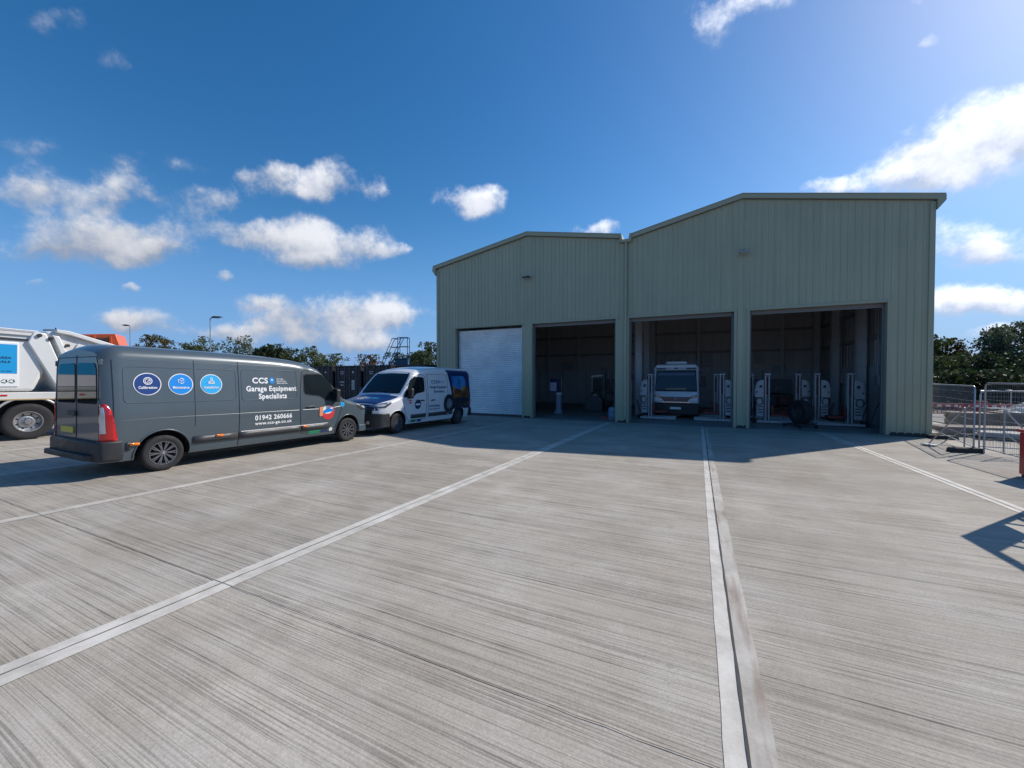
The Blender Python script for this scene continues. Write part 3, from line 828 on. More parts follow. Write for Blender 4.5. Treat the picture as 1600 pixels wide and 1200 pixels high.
rr_ = P.panel(ellipse(1.86, .93, .17, .17, 28), .006, 'round_sticker', simple('printed_navy', (.03,.06,.13), .35, coat=.4, var=.5, vscale=14), w_, .1)
P.panel([(1.74,.90),(1.98,.90),(1.98,.96),(1.74,.96)], .010, 'sticker_band', WHITEV, rr_, .1)
P.panel([(1.38,1.06),(1.52,1.06),(1.52,1.10),(1.38,1.10)], .006, 'red_sticker', REDV, w_, .1)
P.panel([(1.38,.98),(1.52,.98),(1.52,1.03),(1.38,1.03)], .006, 'red_sticker', REDV, w_, .1)
P.panel([(1.52,.31),(1.80,.31),(1.80,.40),(1.52,.40)], .006, 'green_sticker', GREENV, w_, .1)
P.panel([(1.86,.31),(2.10,.31),(2.10,.40),(1.86,.40)], .006, 'blue_sticker', NAVYV, w_, .1)
# ------------------------------------------------------------------ refuse lorry
TW = simple('lorry_white', (0.70, 0.70, 0.68), 0.3, coat=0.5, var=0.06, vscale=1.2)
TW2 = simple('lorry_offwhite', (0.66, 0.65, 0.62), 0.4, var=0.12, vscale=1.5)
LBLUE = simple('poster_blue', (0.015, 0.33, 0.68), 0.35, coat=0.3)
CHASSIS = simple('chassis_black', (0.03, 0.03, 0.032), 0.6, var=0.3)
def refuse_lorry():
    # local: +y towards the tail, near side at x=0, body towards -x
    XN, YT = -17.05, 4.24
    root = thing('refuse_lorry', 'white refuse lorry with a blue poster on its side, behind the grey van', 'lorry', (XN, YT, gz(YT)), 0, None, -SLOPE)
    G0 = 0.0
    def prismx(name, poly, x0, x1, mat, par=root, bevel=.02):
        poly = [(y-.45 if y > 0 else y, z) for y, z in poly]
        m = MB(); m.prism(poly, 'x', x0, x1); return m.build(name, mat, par, bevel=bevel)
    # collecting body: flat side with rounded end line
    body = prismx('body', [(-6.2,1.36),(.55,1.36),(.75,1.9),(.72,2.6),(.55,3.02),(-6.2,3.02)], -2.45, -.08, TW, bevel=.10)
    prismx('roof_rail', [(-6.2,3.10),(.62,3.02),(.62,3.09),(-6.2,3.20)], -.5, -.02, simple('rail_grey', (.50,.51,.52), .4, .2), body, .01)
    prismx('roof_rail_base', [(-6.2,3.00),(.60,2.93),(.64,3.02),(-6.2,3.10)], -.42, -.03, TW2, body, .01)
    prismx('side_gutter', [(-6.2,2.84),(.48,2.78),(.44,2.84),(-6.2,2.93)], -.2, -.05, CHASSIS, body, .005)
    # slanting tail frame pair
    prismx('tail_frame', [(.52,3.06),(.76,3.04),(1.30,1.35),(1.42,.95),(1.20,.95),(1.02,1.35),(.40,2.75)], -2.5, -.0, TW, root, .03)
    prismx('tail_frame', [(.86,3.0),(1.02,2.98),(1.58,1.30),(1.70,.80),(1.50,.80),(1.40,1.30)], -2.52, .02, TW, root, .03)
    # hopper with the sloping top
    hop = prismx('hopper', [(.75,3.10),(1.05,3.13),(1.35,3.02),(2.6,2.62),(3.1,2.40),(3.15,1.5),(2.9,.85),(1.75,.75),(1.3,1.4),(.95,2.6)], -2.48, -.10, TW2, root, .06)
    prismx('hopper_edge', [(.95,3.18),(1.22,3.16),(2.7,2.70),(3.16,2.50),(3.12,2.38),(2.62,2.58),(1.25,3.03),(.95,3.08)], -.22, .02, TW, hop, .02)
    prismx('hopper_panel', [(1.42,2.80),(2.6,2.45),(2.9,2.32),(2.9,2.16),(1.75,2.55),(1.35,2.66)], -.2, -.05, TW, hop, .02)
    prismx('hopper_arm', [(1.02,2.50),(1.22,2.60),(2.1,1.3),(1.9,1.2)], -.2, -.02, TW2, hop, .03)
    prismx('hopper_stay', [(1.15,2.05),(1.3,2.15),(1.95,1.25),(1.80,1.2)], -.2, -.04, simple('stay_grey', (.45,.45,.44), .5), hop, .02)
    for (y, z, r) in ((.17,2.96,.05),(.39,2.90,.045),(.73,2.72,.045)):
        b = MB(); b.lathe([(-.06,r),(.05,r),(.055,.0001)], 'x', (0,y,z), 16); b.build('pivot', CHASSIS, root)
    bk = MB(); bk.tube([(-.4,.35,3.16),(-.4,.6,3.19),(-.4,.8,3.14)], .025, 6); bk.tube([(-.4,.6,3.10),(-.4,.6,3.26)], .015, 6); bk.build('beacon_bracket', CHASSIS, root)
    # rave rail with lamps and stripe
    rv = prismx('side_rail', [(-6.2,1.12),(1.25,1.12),(1.25,1.34),(-6.2,1.34)], -2.45, .0, TW2, root, .01)
    prismx('gold_stripe', [(-6.2,1.13),(1.25,1.13),(1.25,1.155),(-6.2,1.155)], .0, .006, simple('gold_stripe', (.45,.32,.12), .4), rv, 0)
    for y in (-5.0,-3.5,-2.0,-.52):
        m = MB(); m.box(.0,.012,y,y+.12,1.24,1.28); m.build('marker_lamp', REDL, rv, smooth=0)
    for y in (-1.1,-.75, .6):
        m = MB(); m.box(.0,.02,y,y+.14,1.23,1.28); m.build('marker_lamp', CHASSIS, rv, smooth=0)
    # poster panel
    ps = MB(); ps.box(-.085, -.055, -3.8, -.19, 1.50, 2.72); po = ps.build('poster_frame', WHITEV, root, bevel=.01)
    p2 = MB(); p2.box(-.055, -.049, -3.77, -.22, 1.86, 2.66); p2.build('poster', LBLUE, po, smooth=0)
    class Flat:
        def at(self, a, b, off): return Vector((-.049+off, a, b))
        def map_mesh(self, me, off):
            for v in me.vertices: v.co = Vector((-.049+off, v.co.x, v.co.y))
    fl = Flat()
    DKBL = simple('navy_ink', (.01,.05,.13), .4)
    put_text(fl, 'YOUR AREA', -.86, -.32, 2.26, .06, DKBL, po, .03, .004)
    put_text(fl, 'SMALL ELECTRICALS', -1.30, -.34, 2.15, .06, DKBL, po, .03, .004)
    put_text(fl, 'recycle for your area', -1.2, -.32, 1.91, .035, DKBL, po, .01, .004)
    ic = MB()
    for cx in (-.44, -.31):
        for k in range(3):
            a = R(90+120*k); b2 = R(90+120*k+85)
            ic.tube([(-.048, cx+.055*math.cos(a), 1.65+.055*math.sin(a)), (-.048, cx+.055*math.cos(b2), 1.65+.055*math.sin(b2))], .009, 5)
    ic.build('recycling_mark', simple('dark_green_ink', (.03,.12,.05), .5), po)
    # chassis, mudguard arc, wheels
    c = MB(); c.box(-2.0,-.45,-6.3,2.4,.62,1.12); c.box(-.6,-.12,-4.6,-1.3,.55,1.05); c.build('chassis', CHASSIS, root, bevel=.02)
    arc = MB()
    arc.tube([(-.03, .70*math.cos(R(a)), .50+.70*math.sin(R(a))) for a in range(-8, 190, 9)], .03, 8)
    arc.build('wheel_arch', simple('arch_grey', (.45,.45,.46), .4, .2), root)
    arc2 = MB()
    pin = [(.69*math.cos(R(a)), .50+.69*math.sin(R(a))) for a in range(0, 181, 12)]
    pout = [(.66*math.cos(R(a)), .50+.66*math.sin(R(a))) for a in range(180, -1, -12)]
    arc2.prism(pin+pout, 'x', -.75, -.04); arc2.build('mudguard', CHASSIS, root, smooth=40)
    for x, s in ((-.20, 1), (-2.25, -1)):
        for y in (0, -1.35, -5.2):
            if y == -1.35: continue
            wheel(root, (x, y, .51), .515, .30, SILVER, s, .56, 10, 'steel')
    # cab beyond the left edge of the photograph
    cab = prismx('cab', [(-8.3,.55),(-6.35,.55),(-6.35,3.0),(-8.0,3.02),(-8.25,2.7),(-8.38,1.6)], -2.45, -.02, TW, root, .08)
    prismx('cab_window', [(-7.9,1.75),(-6.8,1.75),(-6.8,2.6),(-7.8,2.6)], -.02, -.005, GLASS, cab, 0)
    m = MB(); m.quad((-2.3,-8.40,1.7),(-.2,-8.40,1.7),(-.2,-8.30,2.7),(-2.3,-8.30,2.7)); m.build('windscreen', GLASS, cab, smooth=0)
    return root
refuse_lorry()

# ------------------------------------------------------------------ orange tipping lorry far behind
def orange_lorry():
    ORG = simple('orange_body_paint', (0.78, 0.12, 0.015), 0.4, coat=.3, var=.12)
    root = thing('tipper_lorry', 'orange high-sided tipper lorry far off, just showing over the roof of the grey panel van', 'lorry', (-40.2, 14.3, gz(14.3)), R(-32))
    z0 = .3
    m = MB(); m.box(-1.2,1.2,-5.2,1.0,1.4+z0,5.05); m.box(-1.0,1.0,-7.2,1.0,.8,1.4+z0)
    m.build('chassis', CHASSIS, root, bevel=.02) if False else None
    b = MB(); b.prism([(-1.55,1.7),(.2,1.7),(.75,3.6),(.35,5.15),(-1.55,5.0)], 'x', -1.25, 1.25); bo = b.build('tipping_body', ORG, root, bevel=.03)
    for y in (-1.5, -.8, .05):
        r = MB(); r.box(1.25,1.33,y,y+.1,1.7,5.0); r.build('side_rib', ORG, bo)
    n = MB(); n.box(1.255,1.32,-1.35,.0,3.9,4.80); n.build('side_net', simple('net_brown', (.10,.06,.05), .8, var=.5, vscale=5), bo, smooth=0)
    c = MB(); c.box(-.9,.9,-7.2,1.0,.8,1.65); c.build('chassis', CHASSIS, root, bevel=.02)
    cb = MB(); cb.prism([(-7.6,.7),(-5.5,.7),(-5.5,3.3),(-7.3,3.3),(-7.65,2.2)], 'x', -1.25, 1.25); ca = cb.build('cab', ORG, root, bevel=.06)
    w = MB(); w.box(1.25,1.26,-7.2,-6.0,2.1,3.0); w.build('cab_window', GLASS, ca, smooth=0)
    for y in (-6.4,-1.6,-.3):
        for s in (1,-1): wheel(root, (s*1.08, y, .51), .51, .3, SILVER, s, .56, 10, 'steel')
orange_lorry()

# ------------------------------------------------------------------ street lamps
LAMPG = simple('galvanised_pole', (0.38, 0.40, 0.42), 0.45, 0.6, var=.1)
LAMPD = simple('lamp_head_dark', (0.03, 0.035, 0.045), 0.4)
def lamp(x, y, h, ang, label):
    r = thing('street_lamp', label, 'street lamp', (x, y, gz(y)), ang, 'lamps around the yard')
    m = MB(); m.tube([(0,0,0),(0,0,1.2)], .09, 10); m.tube([(0,0,1.2),(0,0,h-.15)], [.06,.045], 10); m.build('pole', LAMPG, r)
    a = MB(); a.tube([(0,0,h-.2),(.1,0,h-.12),(.35,0,h-.05)], .04, 8); a.build('bracket', LAMPD, r)
    hd = MB(); hd.prism([(.25,h-.09),(.55,h-.12),(1.15,h-.02),(1.2,h+.03),(.5,h+.08),(.25,h+.02)], 'y', -.17, .17); ho = hd.build('lamp_head', LAMPD, r, bevel=.02)
    g_ = MB(); g_.box(.55,1.05,-.12,.12,h-.125,h-.10); g_.build('lens', simple('lamp_lens', (.5,.5,.5), .2), ho, smooth=0)
lamp(-44.9, 23.3, 7.78+.34, R(25), 'tall grey street lamp rising over the middle of the grey van roof')
lamp(-72.0, 27.3, 9.3, R(200), 'street lamp whose dark head peeps out just behind the orange tipper lorry')

# ------------------------------------------------------------------ shipping containers
CONT = simple('container_black', (0.012, 0.015, 0.020), 0.6, var=.3, vscale=1.5)
CBAR = simple('container_bar', (0.12, 0.13, 0.14), 0.5, .3)
def container(x, y, label):
    zf = gz(y)
    r = thing('shipping_container', label, 'container', (x, y, zf), 0, 'shipping containers behind the vans')
    Wd, Hh, Ln = 2.44, 2.82, 6.06
    b = MB()   # corrugated shell
    def corr(p0, p1, z0, z1, nrm):
        n = int((Vector(p1)-Vector(p0)).length/.14); pts = []
        for i in range(n+1):
            t = i/n; d = .018 if (i//1) % 4 in (1,2) else -.012
            pts.append((p0[0]+(p1[0]-p0[0])*t+nrm[0]*d, p0[1]+(p1[1]-p0[1])*t+nrm[1]*d))
        for a, c in zip(pts[:-1], pts[1:]): b.quad((a[0],a[1],z0),(c[0],c[1],z0),(c[0],c[1],z1),(a[0],a[1],z1))
    corr((.06,.1),(.06,Ln-.1),.15,Hh-.1,(-1,0)); corr((Wd-.06,.1),(Wd-.06,Ln-.1),.15,Hh-.1,(1,0)); corr((.1,Ln-.06),(Wd-.1,Ln-.06),.15,Hh-.1,(0,1))
    b.box(.03,Wd-.03,.05,Ln-.05,Hh-.06,Hh-.02); b.box(.03,Wd-.03,.1,Ln-.05,.05,.16)
    b.build('shell', CONT, r, smooth=20)
    f = MB()
    for xx in (0, Wd-.12):
        for yy in (0, Ln-.12): f.box(xx,xx+.12,yy,yy+.12,0,Hh)
    for yy in (0, Ln-.1):
        f.box(.12,Wd-.12,yy+.005,yy+.1,Hh-.12,Hh-.003); f.box(.12,Wd-.12,yy+.005,yy+.1,.003,.14)
    for xx in (.004, Wd-.084): f.box(xx,xx+.08,.12,Ln-.12,Hh-.1,Hh-.004); f.box(xx,xx+.08,.12,Ln-.12,.004,.14)
    f.build('frame', CONT, r, bevel=.008)
    for k in range(2):
        x0 = .13+k*1.095
        d = MB(); d.box(x0,x0+1.085,.03,.07,.16,Hh-.14)
        for i in range(4): d.box(x0+.05,x0+1.03,.018,.03,.3+i*.6,.6+i*.6)
        do = d.build('door', CONT, r, bevel=.006)
        for xx in (x0+.20, x0+.80):
            t = MB(); t.tube([(xx,.0,.06),(xx,.0,Hh-.05)], .018, 8)
            for zz in (.2,1.0,1.9,Hh-.2): t.box(xx-.05,xx+.05,-.01,.02,zz,zz+.05)
            t.build('locking_bar', CBAR, do)
        mk = MB()
        if k == 0:
            for i in range(8): mk.box(x0+.36+i*.05, x0+.39+i*.05, .010,.016, 2.36,2.42)
            for i in range(4): mk.box(x0+.42+i*.07, x0+.46+i*.07, .010,.016, 2.22,2.30)
            for i in range(5): mk.box(x0+.30+i*.09, x0+.36+i*.09, .010,.016, 1.62,1.72)
            for i in range(4): mk.box(x0+.34+i*.09, x0+.40+i*.09, .010,.016, 1.42,1.50)
        else:
            for i in range(5): mk.box(x0+.34, x0+.62, .010,.016, 1.15+i*.14,1.25+i*.14)
            mk.box(x0+.40, x0+.56, .010,.016, 2.3,2.42)
        mk.build('stencil_mark', simple('stencil_grey', (.50,.52,.54), .6), do, smooth=0)
lb = ['leftmost black shipping container, its corner just clear of the grey van cab', 'second black shipping container from the left, its doors seen between the two van cabs',
      'third black shipping container, partly hidden by the windscreen of the white van', 'rightmost black shipping container, mostly hidden behind the white van roof']
for k, x in enumerate((-26.0, -23.3, -20.6, -17.9)):
    container(x, 20.0+(k==3)*.1, lb[k])

# ------------------------------------------------------------------ mobile access platform behind the containers
def tower():
    BLU = simple('steel_blue_tube', (0.02, 0.07, 0.13), 0.4, .3)
    r = thing('access_platform', 'blue steel mobile access steps with tubular guard rails, rising over the containers', 'platform steps', (-24.7, 28.2, gz(28)), R(25))
    m = MB()
    for y in (-.35,.35):
        m.tube([(.88,y,0),(.88,y,5.6)], .032, 8); m.tube([(0.0,y,0),(0.0,y,5.6)], .032, 8)
        m.tube([(-.50,y,5.5),(-1.5,y,3.2),(-2.9,y,.2)], .03, 8); m.tube([(.35,y,5.6),(-.62,y,3.6),(-2.1,y,.2)], .03, 8)
        m.tube([(-.5,y,5.5),(0,y,5.52)], .03, 8); m.tube([(0,y,5.6),(.88,y,5.6)], .03, 8)
        m.tube([(-.86,y,4.75),(0,y,4.72)], .025, 8); m.tube([(0,y,4.78),(.88,y,4.78)], .025, 8)
    m.tube([(.88,-.35,5.6),(.88,.35,5.6)], .03, 8); m.tube([(.88,-.35,4.78),(.88,.35,4.78)], .025, 8); m.tube([(0,-.35,4.7),(0,.35,4.7)], .025, 8)
    m.build('guard_rail', BLU, r)
    p = MB(); p.box(-.35,.92,-.4,.4,3.62,3.70); p.prism([(-.45,2.9),(.88,2.9),(.88,3.6),(-.2,3.6)], 'y', -.36, .36); p.build('platform', BLU, r, bevel=.01)
    for k in range(10):
        s = MB(); s.box(-2.45+k*.20,-2.25+k*.20,-.34,.34,.5+k*.32,.53+k*.32); s.build('tread', BLU, r)
    for x in (-2.4, .8):
        for y in (-.35,.35):
            w = MB(); w.lathe([(-.03,.10),(.03,.10)], 'y', (x,y,.1), 14); w.build('castor', RUBBER, r)
tower()
# ------------------------------------------------------------------ workshop
CLAD = simple('sage_green_cladding', (0.412, 0.405, 0.280), 0.5, coat=0.1, var=.05, vscale=.5)
def weather(m, lo=ZF, hi=ZF+1.2):
    t = m.node_tree; N = t.nodes; L = t.links; b = N['Principled BSDF']
    src = b.inputs['Base Color'].links[0].from_socket
    geo = N.new('ShaderNodeNewGeometry'); mp = N.new('ShaderNodeMapping'); mp.inputs['Scale'].default_value = (5, 5, .22)
    L.new(geo.outputs['Position'], mp.inputs['Vector'])
    n = N.new('ShaderNodeTexNoise'); n.inputs['Scale'].default_value = 1.0; n.inputs['Detail'].default_value = 6; n.inputs['Roughness'].default_value = .7; L.new(mp.outputs[0], n.inputs['Vector'])
    r = N.new('ShaderNodeMapRange'); r.inputs['From Min'].default_value = .35; r.inputs['From Max'].default_value = .7; r.inputs['To Min'].default_value = .90; r.inputs['To Max'].default_value = 1.07; L.new(n.outputs['Fac'], r.inputs['Value'])
    v = N.new('ShaderNodeVectorMath'); v.operation = 'SCALE'; L.new(src, v.inputs[0]); L.new(r.outputs[0], v.inputs['Scale']); L.new(v.outputs[0], b.inputs['Base Color'])
weather(CLAD)
TRIM = simple('sage_green_flashing', (0.375, 0.368, 0.255), 0.5, coat=.1)
LINER = simple('grey_liner_sheet', (0.50, 0.47, 0.46), 0.55, var=.08, vscale=.8)
STEEL = simple('painted_steelwork', (0.52, 0.52, 0.53), 0.5, var=.1)
LIFTC = simple('conduit_grey', (.5,.5,.5), .5)
GALV = simple('galvanised_slat', (0.84, 0.85, 0.86), 0.34, 0.6, var=.12, vscale=1.2)
GIRT = simple('girt_grey', (0.27, 0.26, 0.26), 0.5, var=.1)
PLINTH = simple('dark_plinth', (0.05, 0.052, 0.056), 0.8)
PANELW = simple('kick_panel_grey', (0.48, 0.49, 0.52), 0.5, var=.1, vscale=1)
XL, XV1, XV2, XR = -12.95, -3.10, -2.72, 7.02
YB_ = 29.9
RID1, RID2 = -7.6, 1.5
def roofz(x):
    if x <= RID1: return 7.72 + (x-XL)/(RID1-XL)*(8.70-7.72)
    if x <= XV1: return 8.70 - (x-RID1)/(XV1-RID1)*(8.70-7.90)
    if x < XV2: return 7.62
    if x <= RID2: return 7.84 + (x-XV2)/(RID2-XV2)*(8.76-7.84)
    return 8.76 - (x-RID2)/(XR-RID2)*(8.76-7.68)
DOORS = [(-11.78,-7.88,4.27),(-7.34,-3.34,4.27),(-2.76,1.26,4.27),(1.80,5.88,4.27)]
bld = thing('workshop', 'sage green steel-clad workshop with two gables and four tall vehicle doors', 'workshop building', (-2.9, YF, ZF))
BO = (-bld.location[0], -bld.location[1], -bld.location[2])
def wb(name, mb, mat, par=bld, bevel=0.0, smooth=30):
    o = mb.build(name, mat, par, bevel=bevel, smooth=smooth)
    if par is bld: o.location = BO
    return o
def ribbed(x0, x1, y, nrm, zlo, zhi, openings=(), pitch=.20, depth=.020, axis='x'):
    """vertical trapezoid ribs. axis='x': wall runs along X at given y, else wall runs along Y at x=y"""
    m = MB(); offs = []
    x = x0; ev = [x0, x1]
    k = 0
    while x < x1:
        for d in (.0, .12, .135, .165, .18):
            if x0 < x+d < x1: ev.append(x+d)
        x += pitch
    for o in openings: ev += [o[0], o[1]]
    for bp in (RID1, RID2, XV1, XV2):
        if axis == 'x' and x0 < bp < x1: ev.append(bp)
    ev = sorted(set(round(e, 4) for e in ev))
    def prof(x):
        p = (x-x0) % pitch
        if .135-1e-4 <= p <= .165+1e-4: return depth
        if .12 < p < .135: return depth*(p-.12)/.015
        if .165 < p < .18: return depth*(.18-p)/.015
        return 0.0
    for a, b in zip(ev[:-1], ev[1:]):
        mid = (a+b)/2; segs = [(zlo, None)]
        for o in openings:
            if o[0] < mid < o[1]: segs = [(o[2], None)]
        for s0, _ in segs:
            pa, pb = prof(a), prof(b)
            za = zhi(a) if callable(zhi) else zhi; zb = zhi(b) if callable(zhi) else zhi
            if axis == 'x': m.quad((a, y+nrm*pa, s0), (b, y+nrm*pb, s0), (b, y+nrm*pb, zb), (a, y+nrm*pa, za))
            else: m.quad((y+nrm*pa, a, s0), (y+nrm*pb, b, s0), (y+nrm*pb, b, zb), (y+nrm*pa, a, za))
    return m
wb('front_cladding', ribbed(XL, XR, YF, -1, ZF+.10, lambda x: roofz(x)-.05, DOORS), CLAD, smooth=0)
wb('side_cladding', ribbed(YF, YB_, XL, -1, ZF+.10, 7.7, axis='y'), CLAD, smooth=0)
wb('side_cladding', ribbed(YF, YB_, XR, 1, ZF+.10, 7.66, axis='y'), CLAD, smooth=0)
wb('rear_cladding', ribbed(XL, XR, YB_, 1, ZF+.10, lambda x: roofz(x)-.05), CLAD, smooth=0)
# plinth along the feet
pl = MB()
ed = [XL] + [v for d in DOORS for v in d[:2]] + [XR]
for a, b in zip(ed[0::2], ed[1::2]): pl.box(a+.01, b-.01, YF-.005, YF+.28, ZF-.05, ZF+.13)
for x in (XL, XR-.2): pl.box(x+.01, x+.19, YF+.3, YB_-.02, ZF-.05, ZF+.13)
pl.box(XL+.2, XR-.2, YB_-.2, YB_-.02, ZF-.05, ZF+.13)
wb('plinth', pl, PLINTH)
# inner liner
YI = YF+.30
lin = MB()
wb('rear_lining', ribbed(XL+.15, XR-.15, YB_-.25, -1, ZF+2.5, lambda x: roofz(x)-.3, pitch=.5, depth=.03), LINER, smooth=0)
wb('side_lining', ribbed(YF+.3, YB_-.3, XR-.20, -1, ZF+2.5, 7.4, axis='y', pitch=.5), LINER, smooth=0)
wb('side_lining', ribbed(YF+.3, YB_-.3, XL+.20, 1, ZF+2.5, 7.4, axis='y', pitch=.5), LINER, smooth=0)
lw = MB(); lw.box(XL+.15, XR-.15, YB_-.32, YB_-.18, ZF, ZF+2.5)
lw.box(XR-.30, XR-.16, YF+.3, YB_-.33, ZF, ZF+2.5); lw.box(XL+.16, XL+.30, YF+.3, YB_-.33, ZF, ZF+2.5)
wb('kick_wall', lw, PANELW, bevel=.01)
for y in (YF+3.2, YF+5.9, YF+8.6):
    j = MB(); j.box(XR-.305, XR-.31, y, y+.02, ZF+.02, ZF+2.48); wb('panel_joint', j, PLINTH)
for x in [-11.5+1.9*k for k in range(10)]:
    j = MB(); j.box(x, x+.03, YB_-.325, YB_-.33, ZF+.02, ZF+2.48); wb('panel_joint', j, PLINTH)
# door jambs, heads and corner flashings
for i, (a, b, zh) in enumerate(DOORS):
    m = MB()
    m.box(a-.10, a, YF-.042, YF+.32, ZF+.02, zh+.10); m.box(b, b+.10, YF-.042, YF+.32, ZF+.02, zh+.10)
    m.box(a+.002, b-.002, YF-.042, YF+.32, zh, zh+.10)
    wb('door_surround', m, TRIM, bevel=.006)
    if i:
        s = MB(); s.box(a+.06, b-.06, YF+.20, YF+.25, zh-.14, zh-.004); s.box(a+.06, b-.06, YF+.17, YF+.20, zh-.15, zh-.11)
        wb('shutter_bottom_rail', s, simple('shutter_rail', (.22,.20,.19), .5, .2), bevel=.004)
        dr_ = MB(); dr_.lathe([(a+.05,.26),(b-.05,.26)], 'x', (0, YF+.62, zh+.22), 24); wb('shutter_roll', dr_, GALV)
    gd = MB(); gd.box(a+.004, a+.07, YF+.19, YF+.29, ZF, zh-.002); gd.box(b-.07, b-.004, YF+.19, YF+.29, ZF, zh-.002)
    wb('shutter_guide', gd, simple('guide_grey', (.16,.17,.18), .5, .3), bevel=.004)
# closed roller shutter: curved slats
a, b, zh = DOORS[0]
m = MB(); pts = []; z = ZF+.10; n = int((zh-z-.02)/.098)
for k in range(n):
    for t in range(6):
        u = t/6; pts.append((YF+.245-.032*math.sin(PI*u), z+.098*(k+u)))
pts.append((YF+.245, z+.098*n))
for p, q in zip(pts[:-1], pts[1:]): m.quad((a+.06,p[0],p[1]),(b-.06,p[0],p[1]),(b-.06,q[0],q[1]),(a+.06,q[0],q[1]))
sh = wb('roller_shutter', m, GALV, smooth=60)
bt = MB(); bt.box(a+.06, b-.06, YF+.19, YF+.26, ZF+.01, ZF+.11); bt.build('bottom_bar', simple('dark_bar', (.10,.10,.11), .5, .4), sh, bevel=.005)
# verges, eaves, valley, downpipe
def rake(xa, za, xb, zb):
    m = MB(); m.prism([(xa,za-.13),(xb,zb-.13),(xb,zb+.04),(xa,za+.04)], 'y', YF-.14, YF-.03)
    m.prism([(xa,za+.041),(xb,zb+.041),(xb,zb+.06),(xa,za+.06)], 'y', YF-.16, YF+.2); return m
wb('verge', rake(XL-.22, roofz(XL)-.04, RID1, 8.70), TRIM, bevel=.006)
wb('verge', rake(RID1, 8.70, XV1, roofz(XV1)), TRIM, bevel=.006)
wb('verge', rake(XV2, roofz(XV2), RID2, 8.76), TRIM, bevel=.006)
wb('verge', rake(RID2, 8.76, XR+.24, roofz(XR)-.05), TRIM, bevel=.006)
def slope(xa, za, xb, zb):
    m = MB(); m.prism([(xa,za-.14),(xb,zb-.14),(xb,zb),(xa,za)], 'y', YF-.1, YB_+.1); return m
for q in ((XL-.15, roofz(XL)-.03, RID1, 8.70),(RID1, 8.70, XV1, roofz(XV1)),(XV2, roofz(XV2), RID2, 8.76),(RID2, 8.76, XR+.15, roofz(XR)-.03)):
    wb('roof_sheet', slope(*q), simple('roof_grey', (.16,.17,.17), .5))
gt = MB(); gt.prism([(XV1-.05,7.96),(XV1-.05,7.56),(XV2+.05,7.56),(XV2+.05,7.92),(XV2-.02,7.90),(XV2-.06,7.68),(XV1+.06,7.68),(XV1+.02,7.94)], 'y', YF-.20, YB_)
wb('valley_gutter', gt, TRIM, bevel=.006)
gt = MB(); gt.prism([(XR+.05,7.62),(XR+.20,7.50),(XR+.26,7.60),(XR+.26,7.66),(XR+.05,7.64)], 'y', YF-.125, YB_)
wb('eaves_gutter', gt, TRIM, bevel=.006)
gt = MB(); gt.prism([(XL-.05,7.62),(XL-.18,7.52),(XL-.24,7.60),(XL-.24,7.64),(XL-.05,7.64)], 'y', YF-.125, YB_)
wb('eaves_gutter', gt, TRIM, bevel=.006)
dp = MB(); dp.box(-2.95,-2.85,YF-.14,YF-.045,ZF+.2,7.58); dpo = wb('downpipe', dp, TRIM, bevel=.01)
for z in (1.2, 3.0, 4.8, 6.6):
    c = MB(); c.box(-2.97,-2.83,YF-.145,YF-.034,z,z+.05); c.build('pipe_bracket', TRIM, dpo)
for x in (XL, XR):
    s = 1 if x == XR else -1
    m = MB(); m.box(x-.10 if s>0 else x-.045, x+.045 if s>0 else x+.10, YF-.045, YF+.1, ZF+.1, 7.5); wb('corner_flashing', m, TRIM, bevel=.006)
m = MB(); m.box(XV1-.16, -2.96, YF-.04, YF-.002, ZF+.1, 4.2); wb('pier_flashing', m, TRIM, bevel=.005)
m = MB(); m.box(-7.80,-7.42,YF-.046,YF-.002,ZF+.12,4.2) ; wb('pier_flashing', m, CLAD, bevel=.005)
for x in (-7.59, 1.56):
    m = MB(); m.box(x-.03,x+.03,YF-.14,YF-.03,6.50,6.62); f = wb('floodlight', m, DARKP, bevel=.01)
    k = MB(); k.prism([(YF-.38,6.46),(YF-.12,6.50),(YF-.12,6.60),(YF-.36,6.53)], 'x', x-.16, x+.16); k.build('lamp_body', DARKP if x < 0 else simple('lamp_grey',(.35,.36,.36),.4), f, bevel=.01)
    g_ = MB(); g_.box(x-.12,x+.12,YF-.34,YF-.18,6.452,6.46); g_.build('lens', simple('lamp_lens', (.5,.5,.5), .2), f)
for x, s_ in ((XR, 1), (XL, -1)):
    m = MB(); m.prism([(x+s_*.05,7.20),(x+s_*.255,7.47),(x+s_*.255,7.60),(x+s_*.05,7.60)], 'y', YF-.135, YF+.6); wb('eaves_soffit', m, TRIM, bevel=.004)
# portal frames, girts and rafters inside
def ibeam(m, x, y, z0, z1, w=.20, d=.36, ax='x'):
    if ax == 'x':
        m.box(x-d/2,x-d/2+.02,y-w/2,y+w/2,z0,z1); m.box(x+d/2-.02,x+d/2,y-w/2,y+w/2,z0,z1); m.box(x-d/2+.02,x+d/2-.02,y-.01,y+.01,z0,z1)
    else:
        m.box(x-w/2,x+w/2,y-d/2,y-d/2+.02,z0,z1); m.box(x-w/2,x+w/2,y+d/2-.02,y+d/2,z0,z1); m.box(x-.01,x+.01,y-d/2+.02,y+d/2-.02,z0,z1)
for y in (YF+.62, YF+4.2, YF+7.8, YB_-.6):
    for x in (XL+.62, -2.9, XR-.62):
        if x == -2.9 and y < YF+1: continue
        m = MB(); ibeam(m, x, y, ZF, 7.3); wb('portal_column', m, STEEL)
    for (xa, za, xb, zb) in ((XL+.5,7.35,RID1,8.35),(RID1,8.35,-3.1,7.55),(-2.7,7.5,RID2,8.4),(RID2,8.4,XR-.5,7.35)):
        m = MB(); m.bar((xa,y,za),(xb,y,zb),.18,.34); wb('rafter', m, STEEL)
